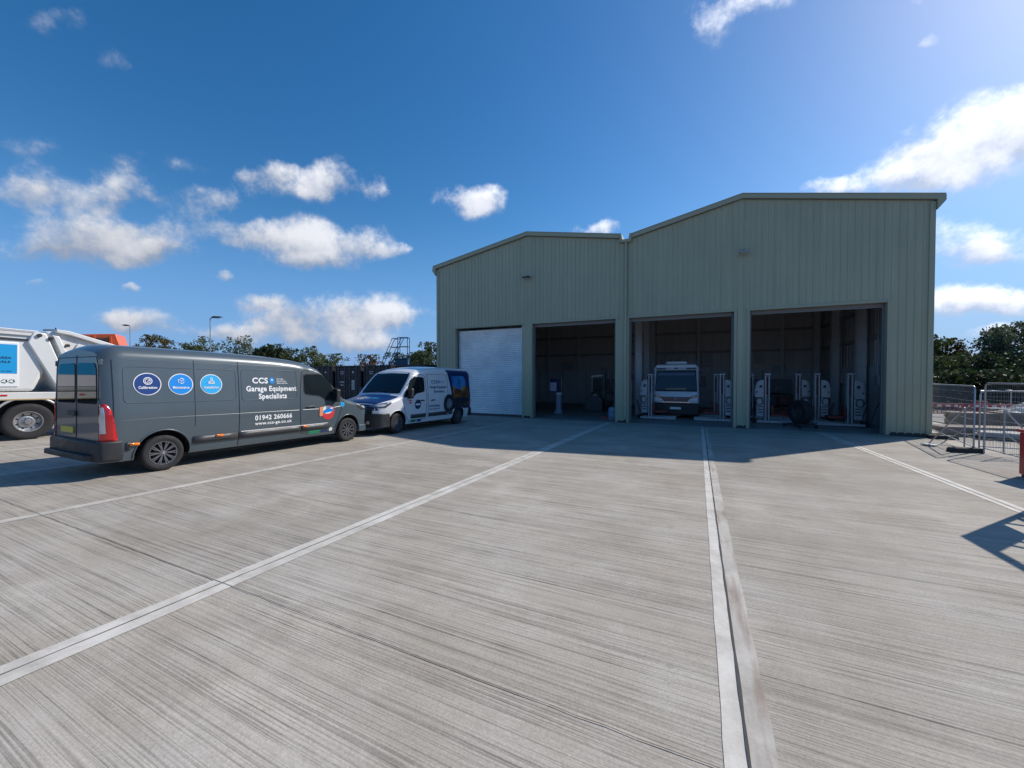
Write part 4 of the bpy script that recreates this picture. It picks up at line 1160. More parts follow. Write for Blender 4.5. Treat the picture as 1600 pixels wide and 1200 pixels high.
for x in (-10.6,-8.2,-5.5,.0,2.6,4.7):
    m = MB(); ibeam(m, x, YB_-.5, ZF, 7.9, .16, .24, 'y'); wb('wind_post', m, STEEL)
for z in (3.3, 4.6, 5.9, 7.0):
    m = MB(); m.box(XL+.3, XR-.3, YB_-.40, YB_-.30, z, z+.14); wb('rear_girt', m, GIRT)
    m = MB(); m.box(XR-.36, XR-.24, YF+.35, YB_-.4, z, z+.14); wb('side_girt', m, GIRT)
    m = MB(); m.box(XL+.24, XL+.36, YF+.35, YB_-.4, z, z+.14); wb('side_girt', m, GIRT)

for x in (-9.6, -5.2, -.8, 3.9):
    for y in (YF+3.0, YF+7.0):
        m = MB(); m.box(x-.75,x+.75,y-.08,y+.08,6.55,6.62); m.tube([(x-.6,y,6.62),(x-.6,y,7.6)], .01, 5); m.tube([(x+.6,y,6.62),(x+.6,y,7.6)], .01, 5); wb('strip_lamp', m, simple('strip_lamp_body', (.6,.6,.6), .5))
for x0_, z0_, w_2, h_2 in ((-6.6,1.7,.5,.7),(-4.9,1.5,.8,.4),(3.2,2.6,.5,.6),(4.2,1.9,.7,.5),(.2,2.4,.5,.8),(-9.5,2.2,.8,.6)):
    m = MB(); m.box(x0_, x0_+w_2, YB_-.46, YB_-.34, z0_, z0_+h_2); wb('wall_cabinet', m, simple('cabinet_grey', (.34,.34,.36), .5), bevel=.01)
for y in (19.6, 20.9, 23.4, 25.5):
    m = MB(); m.box(XR-.42, XR-.31, y, y+.35, 1.35, 1.75); wb('distribution_box', m, simple('cabinet_grey', (.34,.34,.36), .5), bevel=.01)
    m = MB(); m.tube([(XR-.36, y+.17, 1.75), (XR-.36, y+.17, 7.0)], .02, 6); wb('conduit', m, LIFTC)
# workshop floor
fl = MB(); fl.box(XL+.2, XR-.2, YF+.0, YB_-.2, ZF-.3, ZF+.006)
fo = fl.build('floor', simple('workshop_floor', (0.26, 0.25, 0.24), 0.5, var=.25, vscale=.8), None, smooth=0); fo['kind'] = 'structure'

# ------------------------------------------------------------------ column lifts
LIFTW = simple('lift_white', (0.43, 0.43, 0.45), 0.4, coat=.3, var=.08)
LIFTR = simple('lift_red', (0.16, 0.02, 0.025), 0.4)
def column_lift(x, y, s, label, rz=0.0):
    """s=+1 cabinet to +x of the mast, legs run to -x"""
    r = thing('column_lift', label, 'column lift', (x, y, ZF+.006), rz, 'mobile column lifts in the workshop')
    m = MB(); m.box(-.095,-.04,-.14,.14,.10,2.10); m.box(.04,.095,-.14,.14,.10,2.10); m.box(-.04,.04,.08,.14,.10,2.10)
    m.build('mast', LIFTW, r, bevel=.012)
    c = MB(); c.box(-.12,.12,-.17,.17,2.10,2.18); c.build('mast_cap', LIFTW, r, bevel=.015)
    st = MB(); st.box(-.02*s-.045,-.02*s+.045,.02,.06,1.25,2.0); st.build('chain_guard', LIFTR, r)
    cb = MB(); cb.prism([(s*.13,1.12),(s*.46,1.12),(s*.47,1.45),(s*.40,1.78),(s*.30,1.88),(s*.13,1.90)], 'y', -.17,.17); co = cb.build('control_cabinet', LIFTW, r, bevel=.02)
    k = MB(); k.lathe([(-.175,.035),(-.19,.03),(-.191,.0001)], 'y', (s*.40,0,1.36), 12); k.box(s*.2,s*.3,-.180,-.171,1.55,1.66); k.build('switch', BLACKP, co)
    b = MB(); b.box(s*.13,s*.40,-.15,.15,.28,1.10); b.build('battery_box', LIFTW, r, bevel=.02)
    dk = MB()
    for i in range(3): dk.box(s*.16,s*.36,-.158,-.151,.45+.12*i,.50+.12*i)
    dk.build('vent', DARKP, r)
    t = MB(); t.tube([(s*.30+.13*math.cos(2*PI*i/18),-.19,.95+.15*math.sin(2*PI*i/18)) for i in range(18)], .018, 6, closed=True); t.build('cable_loop', BLACKP, r)
    for yy in (-.36,.36):
        f = MB(); f.box(-s*1.15,s*.42,yy-.05,yy+.05,.03,.13); f.build('floor_leg', LIFTW, r, bevel=.01)
    x_ = MB(); x_.box(-.15,.15,-.36,.36,.035,.125); x_.box(s*.30,s*.42,-.31,.31,.04,.12); x_.build('cross_member', LIFTW, r, bevel=.01)
    cr = MB(); cr.box(-s*.14,-s*.22,-.22,.22,.32,.80); cr.box(-s*.22,-s*.75,-.22,-.14,.32,.42); cr.box(-s*.22,-s*.75,.14,.22,.32,.42); cr.build('fork_carriage', LIFTR, r, bevel=.01)
    for yy in (-.2,.2):
        w = MB(); w.lathe([(-.04,.10),(.04,.10)], 'y', (s*.50,yy,.10), 16); w.build('castor', RUBBER, r)
    hd = MB(); hd.tube([(s*.45,-.2,.12),(s*.62,-.1,.9),(s*.62,.1,.9),(s*.45,.2,.12)], .016, 6); hd.build('tow_handle', DARKP, r)
column_lift(-2.10, 20.3, -1, 'nearer white column lift left of the parked white vehicle, beside the middle downpipe pier')
column_lift(-1.95, 22.2, -1, 'farther white column lift left of the parked white vehicle, half hidden by its neighbour')
column_lift(.98, 20.45, 1, 'nearer white column lift right of the parked white vehicle, with a black cable loop')
column_lift(.80, 22.3, 1, 'farther white column lift right of the parked white vehicle, behind its neighbour')
column_lift(2.75, 20.6, -1, 'bright white column lift at the left edge of the right-hand doorway')
column_lift(2.35, 22.6, -1, 'farther column lift almost hidden behind the left pier of the right-hand doorway')
column_lift(4.20, 22.4, 1, 'dim column lift, left one of the middle pair in the right-hand doorway')
column_lift(4.75, 21.6, 1, 'dim column lift, right one of the middle pair in the right-hand doorway')
column_lift(5.62, 20.6, 1, 'white column lift with a red stripe next to the kick wall in the right-hand doorway')

# ------------------------------------------------------------------ white vehicle in the third bay
def bay_vehicle():
    Wp = simple('bay_vehicle_white', (0.62, 0.63, 0.68), 0.25, coat=.8, var=.05)
    r = thing('municipal_truck', 'white cab-over truck with a big windscreen parked nose-out between column lifts', 'truck', (-1.00, 20.95, ZF+.006)); r.scale = (1.03, 1.03, 1.06)
    hw = 1.02
    b = MB(); b.prism([(-hw+.02,.62),(hw-.02,.62),(hw,1.2),(hw-.03,2.3),(hw-.14,2.50),(-hw+.14,2.50),(-hw+.03,2.3),(-hw,1.2)], 'y', .25, 6.0); b.build('body', Wp, r, bevel=.05)
    f = MB(); f.prism([(.0,.62),(-.02,.95),(.05,1.20),(.20,2.28),(.30,2.42),(.6,2.46),(.6,.62)], 'x', -hw+.01, hw-.01); cab = f.build('cab', Wp, r, bevel=.09, seg=3)
    w = MB(); w.quad((-.90,.028,1.30),(.90,.028,1.30),(.84,.172,2.16),(-.84,.172,2.16)); ws = w.build('windscreen', glass_mat('bay_glass', (.012,.028,.045), .04), r, smooth=0)
    w2 = MB(); w2.quad((-.93,.040,1.24),(.93,.040,1.24),(.88,.188,2.22),(-.88,.188,2.22)); w2.build('windscreen_seal', DARKSEAL, r, smooth=0)
    d = MB(); d.box(-.45,.45,.010,.03,1.31,1.40); d.build('dash_board_item', simple('dash_tan', (.30,.25,.18), .6), ws)
    v = MB(); v.box(-.82,.82,.14,.16,1.98,2.10); v.build('sun_strip', simple('strip_blue', (.04,.10,.20), .4), ws)
    g_ = MB(); g_.prism([(-.66,.93),(-.50,.78),(.50,.78),(.66,.93),(.62,.99),(-.62,.99)], 'y', -.045, .0); go = g_.build('grille', simple('grille_navy', (.01,.02,.06), .3, coat=.5), r, bevel=.01)
    e = MB(); e.lathe([(-.047,.085),(-.06,.08),(-.061,.0001)], 'y', (0,0,.90), 20); e.build('badge', simple('badge_dark', (.10,.11,.14), .2, .8), go)
    t = MB(); t.box(-.64,.64,-.052,-.02,.72,.765); t.build('chrome_strip', CHROME, go, bevel=.005)
    for s in (1,-1):
        h = MB(); h.prism([(s*.60,1.0),(s*.92,1.10),(s*.93,.98),(s*.66,.92)], 'y', -.03, .02); ho = h.build('headlamp', simple('lamp_housing', (.10,.10,.11), .12, .3, coat=.9), r, bevel=.008)
        l = MB(); l.lathe([(-.032,.035),(-.04,.03),(-.041,.0001)], 'y', (s*.80,0,1.01), 14); l.build('bulb_glass', CLEARL, ho)
        mm = MB(); mm.bar((s*.98,.2,2.1),(s*1.16,.05,2.1),.03,.03); mm.bar((s*.98,.2,1.5),(s*1.16,.05,1.55),.03,.03); ma = mm.build('mirror_arm', BLACKP, r)
        mb = MB(); mb.box(s*1.10,s*1.28,-.02,.06,1.45,1.95); mb.build('mirror', BLACKP, ma, bevel=.03)
        vv = MB(); vv.box(s*.45,s*.86,.12,.20,2.27,2.33); vv.build('marker_panel', simple('marker_navy', (.02,.03,.08), .4), cab)
        wheel(r, (s*.86,.85,.42), .42, .24, SILVER, s, .6, 10, 'steel')
        wheel(r, (s*.86,4.6,.42), .42, .24, SILVER, s, .6, 10, 'steel')
    bp = MB(); bp.box(-hw,hw,-.06,.5,.16,.71); bpo = bp.build('bumper', BLACKP, r, bevel=.05)
    n = MB(); n.box(-.24,.24,-.075,-.062,.42,.52); n.build('number_plate', WHITEV, bpo, smooth=0)
    cm = MB(); cm.box(-.07,.07,.20,.34,2.28,2.34); cm.build('camera_pod', BLACKP, cab, bevel=.01)
    p = MB(); p.prism([(-.50,2.50),(.50,2.50),(.46,2.66),(-.46,2.66)], 'y', .6, 2.2); p.build('roof_pod', Wp, r, bevel=.05)
    q = MB(); q.tube([(.62,.7,2.48),(.80,1.2,2.64),(.92,1.8,2.50)], .035, 8); q.build('roof_rail', Wp, r)
    a = MB(); a.tube([(-.62,.8,2.48),(-.72,.8,2.74)], .015, 6); a.build('aerial', BLACKP, r)
bay_vehicle()

# ------------------------------------------------------------------ things standing in the workshop
def console():
    r = thing('diagnostic_stand', 'upright diagnostic stand with a pale screen on a blue-grey pedestal in the second doorway', 'stand', (-7.02, 21.0, ZF+.006))
    p = MB(); p.prism([(-.22,0),(.22,0),(.18,.12),(.13,.2),(.12,1.05),(-.08,1.05),(-.12,.2),(-.2,.12)], 'y', -.16,.16); p.build('pedestal', simple('pedestal_blue_grey', (.30,.34,.45), .4), r, bevel=.02)
    t = MB(); t.box(-.10,.16,-.18,.16,1.05,1.15); t.build('tray', WHITEV, r, bevel=.01)
    b = MB(); b.box(-.50,.16,-.06,.0,1.18,1.92); bo = b.build('board', simple('board_navy', (.03,.035,.10), .4), r, bevel=.01)
    s = MB(); s.box(-.50,-.12,-.075,-.061,1.24,1.72); s.build('screen', simple('screen_pale', (.55,.54,.66), .3), bo, bevel=.004)
    e = MB(); e.box(.16,.19,-.07,.01,1.10,1.94); e.build('edge_rail', SILVER, bo)
console()
DM = simple('machine_dark', (.06,.065,.075), .5, .2, var=.2)
def tyre_changer():
    r = thing('tyre_changer', 'dark tyre-changing machine with an upright post and pale head in the second doorway', 'tyre changer', (-5.45, 23.0, ZF+.006))
    b = MB(); b.prism([(-.5,0),(.5,0),(.5,.75),(.3,.95),(-.3,.95),(-.5,.75)], 'y', -.4,.4); b.build('cabinet', DM, r, bevel=.03)
    p = MB(); p.box(.38,.56,.1,.3,.7,2.25); p.build('post', DM, r, bevel=.01)
    a = MB(); a.bar((.47,.2,2.12),(-.2,-.2,2.05),.10,.10); a.tube([(-.15,-.18,2.1),(-.15,-.18,1.2)], .03, 8); a.build('arm', simple('arm_pale', (.40,.40,.38), .4, .3), r)
    t = MB(); t.lathe([(.96,.30),(1.0,.30),(1.02,.05),(1.02,.0001)], 'z', (0,0,0), 24); t.build('turntable', SILVER, r)
    for x in (-.3, .0, .3):
        m = MB(); m.bar((x,-.38,.12),(x,-.62,.10),.08,.03); m.build('pedal', BLACKP, r)
tyre_changer()
def bench(x, y, w, label, name='workbench'):
    r = thing(name, label, 'workbench', (x, y, ZF+.006), 0, 'benches along the back of the workshop')
    t = MB(); t.box(0,w,-.35,.35,.88,.94); t.build('top', simple('bench_top', (.22,.20,.18), .6, var=.2), r, bevel=.006)
    for xx in (.03, w-.09):
        for yy in (-.32,.26):
            l = MB(); l.box(xx,xx+.06,yy,yy+.06,0,.88); l.build('leg', DM, r)
    s = MB(); s.box(.1,w-.1,-.3,.3,.30,.34); s.build('shelf', DM, r)
    d = MB(); d.box(w-.75,w-.12,-.33,.3,.42,.87); dd = d.build('drawer_unit', simple('drawer_red', (.22,.03,.03), .4, coat=.3), r, bevel=.01)
    for i in range(3):
        h = MB(); h.box(w-.65,w-.22,-.35,-.331,.50+.13*i,.52+.13*i); h.build('drawer_handle', SILVER, dd)
    b = MB(); b.box(.0,w,.30,.35,1.1,1.9); bb = b.build('tool_board', simple('tool_board_grey', (.14,.15,.17), .5), r)
    tl = MB(); random.seed(int(w*100))
    for i in range(12):
        xx = .12+random.random()*(w-.3); zz = 1.2+random.random()*.4
        tl.box(xx, xx+.03, .27, .298, zz, zz+.12+.15*random.random())
    tl.build('hand_tools', SILVER, bb)
bench(2.95, 27.6, 2.0, 'workbench with a tool board at the back of the right-hand doorway')
bench(-7.0, 28.4, 2.4, 'workbench with a tool board at the back of the second doorway')
def rack():
    r = thing('shelf_rack', 'open shelf rack holding pale tins and boxes, beside the middle pier in the second doorway', 'shelving', (-3.96, 21.4, ZF+.006))
    for x in (0,.74):
        for y in (-.2,.2):
            m = MB(); m.box(x,x+.04,y-.02,y+.02,0,1.75); m.build('upright', SILVER, r)
    random.seed(5)
    for k, z in enumerate((.30,.66,1.02,1.38,1.72)):
        m = MB(); m.box(.0,.78,-.22,.22,z,z+.03); so = m.build('shelf', DM, r)
    return r
rk = rack()
random.seed(11)
cols = [((.55,.54,.50),'pale'),((.30,.31,.28),'grey'),((.06,.07,.09),'black'),((.16,.20,.10),'green')]
desc = ['on the lowest shelf, at its left','on the lowest shelf, at its right','on the second shelf from the floor, left','on the second shelf from the floor, right','on the third shelf from the floor, left','on the third shelf from the floor, right','on the fourth shelf from the floor','on the top shelf']
for i in range(8):
    lvl = (0,0,1,1,2,2,3,4)[i]; z = (.33,.69,1.05,1.41,1.75)[lvl]
    c, nm = cols[(i*3+1) % 4] if i else cols[0]
    m = MB(); w = .24; x0 = -3.96+.08+.34*(i % 2); h = .16+.10*random.random()
    o_ = thing('parts_bin', f'{nm} parts bin {desc[i]} of the open rack', 'bin', (x0+.13, 21.30, ZF+.006+z), 0, 'bins on the shelf rack')
    m.prism([(-.12,0),(.12,0),(.135,h),(-.135,h)], 'y', -.12, .14); m.build('tub', simple('bin_'+nm, c, .5), o_, bevel=.012)
    l = MB(); l.box(-.14,.14,-.135,-.121,h-.03,h); l.build('lip', simple('bin_'+nm, c, .5), o_, bevel=.004)
def drum():
    r = thing('plastic_drum', 'blue-grey plastic drum on the floor tight against the middle pier', 'drum', (-3.62, 18.9, ZF+.006))
    m = MB(); m.lathe([(0,.20),(.03,.23),(.18,.235),(.2,.245),(.22,.235),(.40,.235),(.42,.245),(.44,.235),(.56,.22),(.60,.17),(.61,.0001)], 'z', (0,0,0), 28); m.build('drum_body', simple('drum_blue_grey', (.22,.29,.40), .45), r, smooth=50)
    c = MB(); c.lathe([(.60,.05),(.65,.05),(.655,.0001)], 'z', (.09,0,0), 12); c.build('cap', BLACKP, r)
drum()
def dolly():
    r = thing('wheel_trolley', 'black lorry wheel held upright on a low wheeled trolley inside the right-hand doorway', 'wheel trolley', (3.72, 19.3, ZF+.006), R(28))
    wheel(r, (0, 0, .60), .50, .30, simple('rim_dull', (.10,.10,.11), .5, .5), -1, .56, 10, 'steel')
    m = MB()
    for y in (-.28,.28): m.tube([(-.35,y,.12),(.35,y,.12)], .03, 8)
    m.tube([(-.33,-.45,.1),(-.33,.45,.1)], .03, 8); m.tube([(.28,-.28,.12),(.28,-.28,1.15),(.28,.28,1.15),(.28,.28,.12)], .025, 8)
    m.build('frame', DM, r)
    for x in (-.33,.33):
        for y in (-.42,.42):
            c = MB(); c.lathe([(-.03,.06),(.03,.06)], 'x', (x,y,.06), 14); c.build('castor', RUBBER, r)
dolly()
def lance():
    r = thing('pressure_lance', 'long pressure-washer lance with a curved hook leaning on the kick wall inside the right-hand doorway', 'lance', (6.62, 20.2, ZF+.006))
    m = MB(); m.tube([(-.30,-.2,.85),(-.02,-1.05,2.0),(.02,-1.25,2.25)], .022, 8); m.tube([(-.05,-1.2,2.2),(-.08,-1.35,2.5),(-.08,-1.25,2.65),(-.05,-1.12,2.6)], .015, 6); m.tube([(-.3,-.2,.85),(-.45,.1,.0)], .018, 6)
    m.build('pipe', DM, r)
    h = MB(); h.box(-.14,-.02,-1.28,-1.02,1.92,2.06); h.build('grip', BLACKP, r, bevel=.02)
lance()
def ext(x, y, label):
    r = thing('fire_extinguisher', label, 'fire extinguisher', (x, y, ZF+.9), 0)
    m = MB(); m.lathe([(0,.06),(.02,.075),(.38,.075),(.44,.04),(.48,.02),(.50,.0001)], 'z', (0,0,0), 20); m.build('cylinder', simple('extinguisher_dark', (.05,.02,.03), .3, coat=.4), r)
    n = MB(); n.tube([(0,0,.48),(-.06,0,.54),(-.12,0,.50)], .014, 6); n.tube([(0,0,.46),(-.1,0,.36),(-.1,0,.15)], .012, 6); n.build('hose_and_lever', BLACKP, r)
    b = MB(); b.box(.075,.10,-.05,.05,.1,.4); b.build('wall_bracket', DM, r)
ext(6.60, 19.05, 'dark fire extinguisher hung on the kick wall near the right jamb')

def crate(x, y, z, w, d, h, col, label, nm='storage_crate', rz=0):
    r = thing(nm, label, 'crate', (x, y, ZF+.006+z), rz, 'crates on the workshop floor')
    m = MB(); t = .02
    m.box(-w/2,w/2,-d/2,d/2,0,t); m.box(-w/2,w/2,-d/2,-d/2+t,t,h); m.box(-w/2,w/2,d/2-t,d/2,t,h); m.box(-w/2,-w/2+t,-d/2+t,d/2-t,t,h); m.box(w/2-t,w/2,-d/2+t,d/2-t,t,h)
    m.build('shell', simple('crate_%d' % int(col[0]*100+col[2]*7), col, .55, var=.15), r, bevel=.006)
    k = MB(); k.box(-w/2-.015,w/2+.015,-d/2-.015,-d/2-.002,h-.05,h); k.build('rim', simple('crate_%d' % int(col[0]*100+col[2]*7), col, .55), r, bevel=.004)
    c = MB(); rnd = random.Random(int(x*10))
    for i in range(6): c.box(-w/2+.05+rnd.random()*(w-.2), -w/2+.12+rnd.random()*(w-.2), -d/2+.04, d/2-.06, t, h*rnd.uniform(.7,1.15))
    c.build('contents', DM, r)
crate(-6.1, 24.6, 0, .8, .5, .4, (.10,.11,.13), 'dark storage crate on the floor left of the tyre changer')
crate(-6.05, 24.6, .42, .7, .45, .3, (.30,.28,.22), 'buff storage crate stacked on the dark one, left of the tyre changer')
crate(-4.4, 25.2, 0, .9, .6, .5, (.16,.15,.12), 'brown storage crate on the floor right of the tyre changer')
crate(-4.05, 19.3, 0, .4, .3, .12, (.28,.07,.05), 'low red tray on the floor beside the blue-grey drum')
crate(3.0, 25.8, 0, .9, .6, .5, (.10,.14,.14), 'dark green crate in front of the workbench in the right-hand doorway')
crate(3.9, 25.9, 0, .7, .5, .35, (.30,.12,.06), 'rust-coloured crate in front of the workbench in the right-hand doorway')
# ------------------------------------------------------------------ temporary fencing on the right
GALVF = simple('galvanised_tube', (0.40, 0.41, 0.43), 0.42, 0.7, var=.12)
WIREM = simple('galvanised_wire', (0.26, 0.27, 0.29), 0.5, 0.6)
def fence_panel(ax, ay, bx, by, h, label, z0=0.10):
    L = math.hypot(bx-ax, by-ay); ang = math.atan2(by-ay, bx-ax)
    r = thing('mesh_fence', label, 'fence panel', (ax, ay, gz(ay)), ang, 'temporary mesh fencing panels')
    m = MB(); c = .10
    m.tube([(0,0,.02),(0,0,h-c),(c*.3,0,h-c*.3),(c,0,h),(L-c,0,h),(L-c*.3,0,h-c*.3),(L,0,h-c),(L,0,.02)], .019, 8)
    m.tube([(0,0,z0+.04),(L,0,z0+.04)], .014, 6)
    m.build('tube_frame', GALVF, r, smooth=50)
    w = MB(); n = int(L/.06)
    for i in range(1, n):
        x = L*i/n; w.box(x-.0016, x+.0016, -.0016, .0016, z0+.04, h)
    zz = z0+.25
    for k, z in enumerate([z0+.04+(h-z0-.04)*t for t in (.15,.3,.45,.6,.75,.9)]):
        w.box(0, L, -.003, .003, z-.003, z+.003)
    w.build('mesh_infill', WIREM, r, smooth=0)
    return r
def foot(x, y, rz, label):
    r = thing('ballast_block', label, 'fence foot', (x, y, gz(y)), rz, 'rubber feet under the fencing')
    m = MB(); m.prism([(-.36,0),(.36,0),(.34,.10),(.30,.125),(-.30,.125),(-.34,.10)], 'y', -.11, .11); m.build('block', simple('foot_rubber', (.035,.035,.038), .8, var=.2), r, bevel=.012)
    s = MB()
    for x_ in (-.25,-.12,.12,.25): s.box(x_-.02,x_+.02,-.04,.04,.1255,.129)
    s.build('socket', DARKSEAL, r)
def stay(x, y, rz, label):
    r = thing('tubular_brace', label, 'fence brace', (x, y, gz(y)), rz, 'brace frames behind the fencing')
    m = MB(); m.tube([(0,0,1.15),(0,0,.08),(.85,0,.06),(0,0,1.15)], .018, 8); m.tube([(0,0,.6),(.55,0,.09)], .014, 6); m.build('brace_frame', GALVF, r)
    p = MB(); p.box(.70,.98,-.12,.12,.0,.04); p.build('base_tray', GALVF, r, bevel=.01)
fence_panel(6.50, 14.40, 7.42, 18.9, 1.72, 'narrow-looking mesh fence panel running from the workshop corner to the fence posts')
fence_panel(6.62, 14.25, 6.62, 10.95, 1.80, 'long mesh fence panel running out of the right edge of the picture')
fence_panel(6.70, 14.62, 10.1, 14.30, 1.60, 'mesh fence panel turning away to the right, behind the nearest one')
foot(6.30, 14.30, R(18), 'black rubber foot under the two fence posts nearest the workshop corner')
foot(6.62, 11.6, R(90), 'black rubber foot farther right under the long fence panel')
foot(7.22, 17.6, R(5), 'rubber foot against the workshop corner')
stay(6.42, 14.62, R(118), 'tube brace frame leaning left of the fence posts')
stay(6.75, 13.8, R(10), 'tube brace frame to the right of the fence posts')

# ------------------------------------------------------------------ barriers and stored materials beyond the fence
BRED = simple('barrier_red', (0.42, 0.05, 0.045), 0.45, var=.15)
BGREY = simple('barrier_pale', (0.42, 0.40, 0.41), 0.5, var=.1)
def barrier(x, y, rz, label, mat=BRED):
    r = thing('plastic_barrier', label, 'barrier', (x, y, gz(y)), rz, 'plastic pedestrian barriers beyond the fence'); r.scale = (1, 1, .68)
    m = MB(); m.box(-1,1,-.02,.02,.92,1.0); m.box(-1,1,-.02,.02,.18,.25); m.box(-1,-.93,-.02,.02,.25,.92); m.box(.93,1,-.02,.02,.25,.92)
    for k in range(12): m.box(-.88+k*.155,-.85+k*.155,-.015,.015,.25,.92)
    m.build('barrier_frame', mat, r, bevel=.006)
    p = MB(); p.box(-.8,.8,-.03,-.02,.74,.90); po = p.build('reflective_board', WHITEV, r)
    q = MB()
    for k in range(5): q.box(-.75+k*.32,-.60+k*.32,-.034,-.031,.745,.895)
    q.build('red_stripe', REDL, po, smooth=0)
    for x_ in (-.8,.8):
        f = MB(); f.box(x_-.05,x_+.05,-.28,.28,0,.08); f.box(x_-.03,x_+.03,-.02,.02,.08,.2); f.build('foot', BLACKP, r, bevel=.01)
whr = ['first barrier past the workshop corner','second barrier past the workshop corner','third barrier, just behind the fence posts','fourth barrier, behind the white sheeting','fifth barrier, right of the white sheeting','sixth barrier, near the right edge','seventh barrier, at the right edge','barrier beyond the right edge of the row']
for k in range(8):
    barrier(11.2+k*2.08, 28.0+.15*(k % 2), R(-4+3*(k % 3)), ('red plastic ' if k < 3 or k == 5 else 'pale plastic ')+whr[k], BRED if k < 3 or k == 5 else BGREY)
TIMB = simple('weathered_timber', (0.24, 0.19, 0.15), 0.8, var=.25, vscale=4)
STONE = simple('pale_concrete', (0.42, 0.41, 0.39), 0.8, var=.15, vscale=3)
def stack(x, y, rz, n, mat, label, name='timber_stack', w=2.6, cat='stack of boards'):
    r = thing(name, label, cat, (x, y, gz(y)), rz, None)
    rnd = random.Random(int(x*10+y))
    for b in (-w*.35, w*.35):
        m = MB(); m.box(b-.05,b+.05,-.45,.45,0,.1); m.build('bearer', TIMB, r)
    z = .10
    for k in range(n):
        m = MB()
        for j in range(3):
            o = rnd.uniform(-.12,.12); m.box(-w/2+o, w/2+o, -.42+.29*j, -.15+.29*j, z, z+.07)
        m.build('board_layer', mat, r, bevel=.006); z += .075
stack(8.9, 19.2, R(8), 3, TIMB, 'low stack of brown boards just past the workshop corner')
stack(10.5, 21.9, R(-10), 7, TIMB, 'taller stack of brown boards behind the fence posts')
stack(12.6, 20.8, R(5), 6, TIMB, 'stack of brown boards to the right of the white sheeting')
stack(15.2, 25.4, R(-6), 8, TIMB, 'far stack of grey-brown boards near the right edge')
stack(13.2, 25.6, R(3), 7, simple('grey_boards', (.20,.19,.19), .8, var=.3, vscale=4), 'grey stack of boards in front of the red barriers')
stack(10.6, 17.0, R(-14), 1, STONE, 'flat pale concrete kerb pieces lying nearest the right edge', 'kerb_pieces', 2.2, 'kerb pieces')
stack(9.6, 18.2, R(-12), 2, STONE, 'pale concrete kerb pieces lying behind the fence posts', 'kerb_pieces', 2.4, 'kerb pieces')
def sheeting():
    r = thing('dust_sheet', 'crumpled white sheet heaped over boards behind the fence', 'sheet', (11.6, 21.9, gz(18)+.68))
    m = MB(); n = 22; rnd = random.Random(3)
    H_ = [[max(0, (1-((i/n-.5)*2)**2)*(1-((j/n-.5)*2)**2))*.30*(1+.5*math.sin(i*1.1+j*.7))+rnd.uniform(0,.03) for j in range(n+1)] for i in range(n+1)]
    for i in range(n):
        for j in range(n):
            P_ = lambda a, b: (-.9+1.8*a/n, -.5+1.0*b/n, H_[a][b])
            m.quad(P_(i,j), P_(i+1,j), P_(i+1,j+1), P_(i,j+1))
    o = m.build('sheet_cloth', simple('white_sheet', (.72,.70,.68), .7), r, smooth=60)
sheeting()
def bundle():
    r = thing('timber_stack', 'stack of brown boards under the crumpled white sheet', 'stack of boards', (11.6, 21.9, gz(18)), R(0))
    z = 0.0
    for k in range(8):
        m = MB()
        for j in range(4): m.box(-1.2,1.2,-.5+.25*j,-.27+.25*j,z,z+.08)
        m.build('board_layer', TIMB, r, bevel=.006); z += .085
bundle()
def goal():
    r = thing('tube_frame', 'thin upright tubular frame standing before the trees beyond the fence', 'frame', (13.6, 29.6, gz(18)))
    m = MB(); m.tube([(0,0,0),(0,0,1.30),(1.1,0,1.34),(1.1,0,0)], .035, 8); m.build('tube', GALVF, r)
    b = MB(); b.box(-.25,.25,-.05,.05,0,.75); b.build('red_board', simple('board_red', (.25,.035,.03), .5), r, bevel=.01)
goal()
def cabinet():
    r = thing('red_cabinet', 'red steel cabinet cut off by the right edge of the picture', 'cabinet', (5.92, 10.75, gz(10.75)-.0), R(6))
    m = MB(); m.box(-.33,.33,-.25,.25,.04,.84); m.build('case', simple('cabinet_red', (.42,.028,.028), .35, coat=.3, var=.1), r, bevel=.02)
    l = MB(); l.box(-.36,.36,-.28,.28,.84,.90); l.build('lid', simple('cabinet_red_light', (.55,.07,.06), .35, coat=.3), r, bevel=.012)
    h = MB(); h.box(-.20,-.12,-.27,-.251,.52,.62); h.build('latch', SILVER, r)
    f = MB()
    for x in (-.27,.27):
        for y in (-.2,.2): f.box(x-.03,x+.03,y-.03,y+.03,0,.04)
    f.build('feet', BLACKP, r)
cabinet()
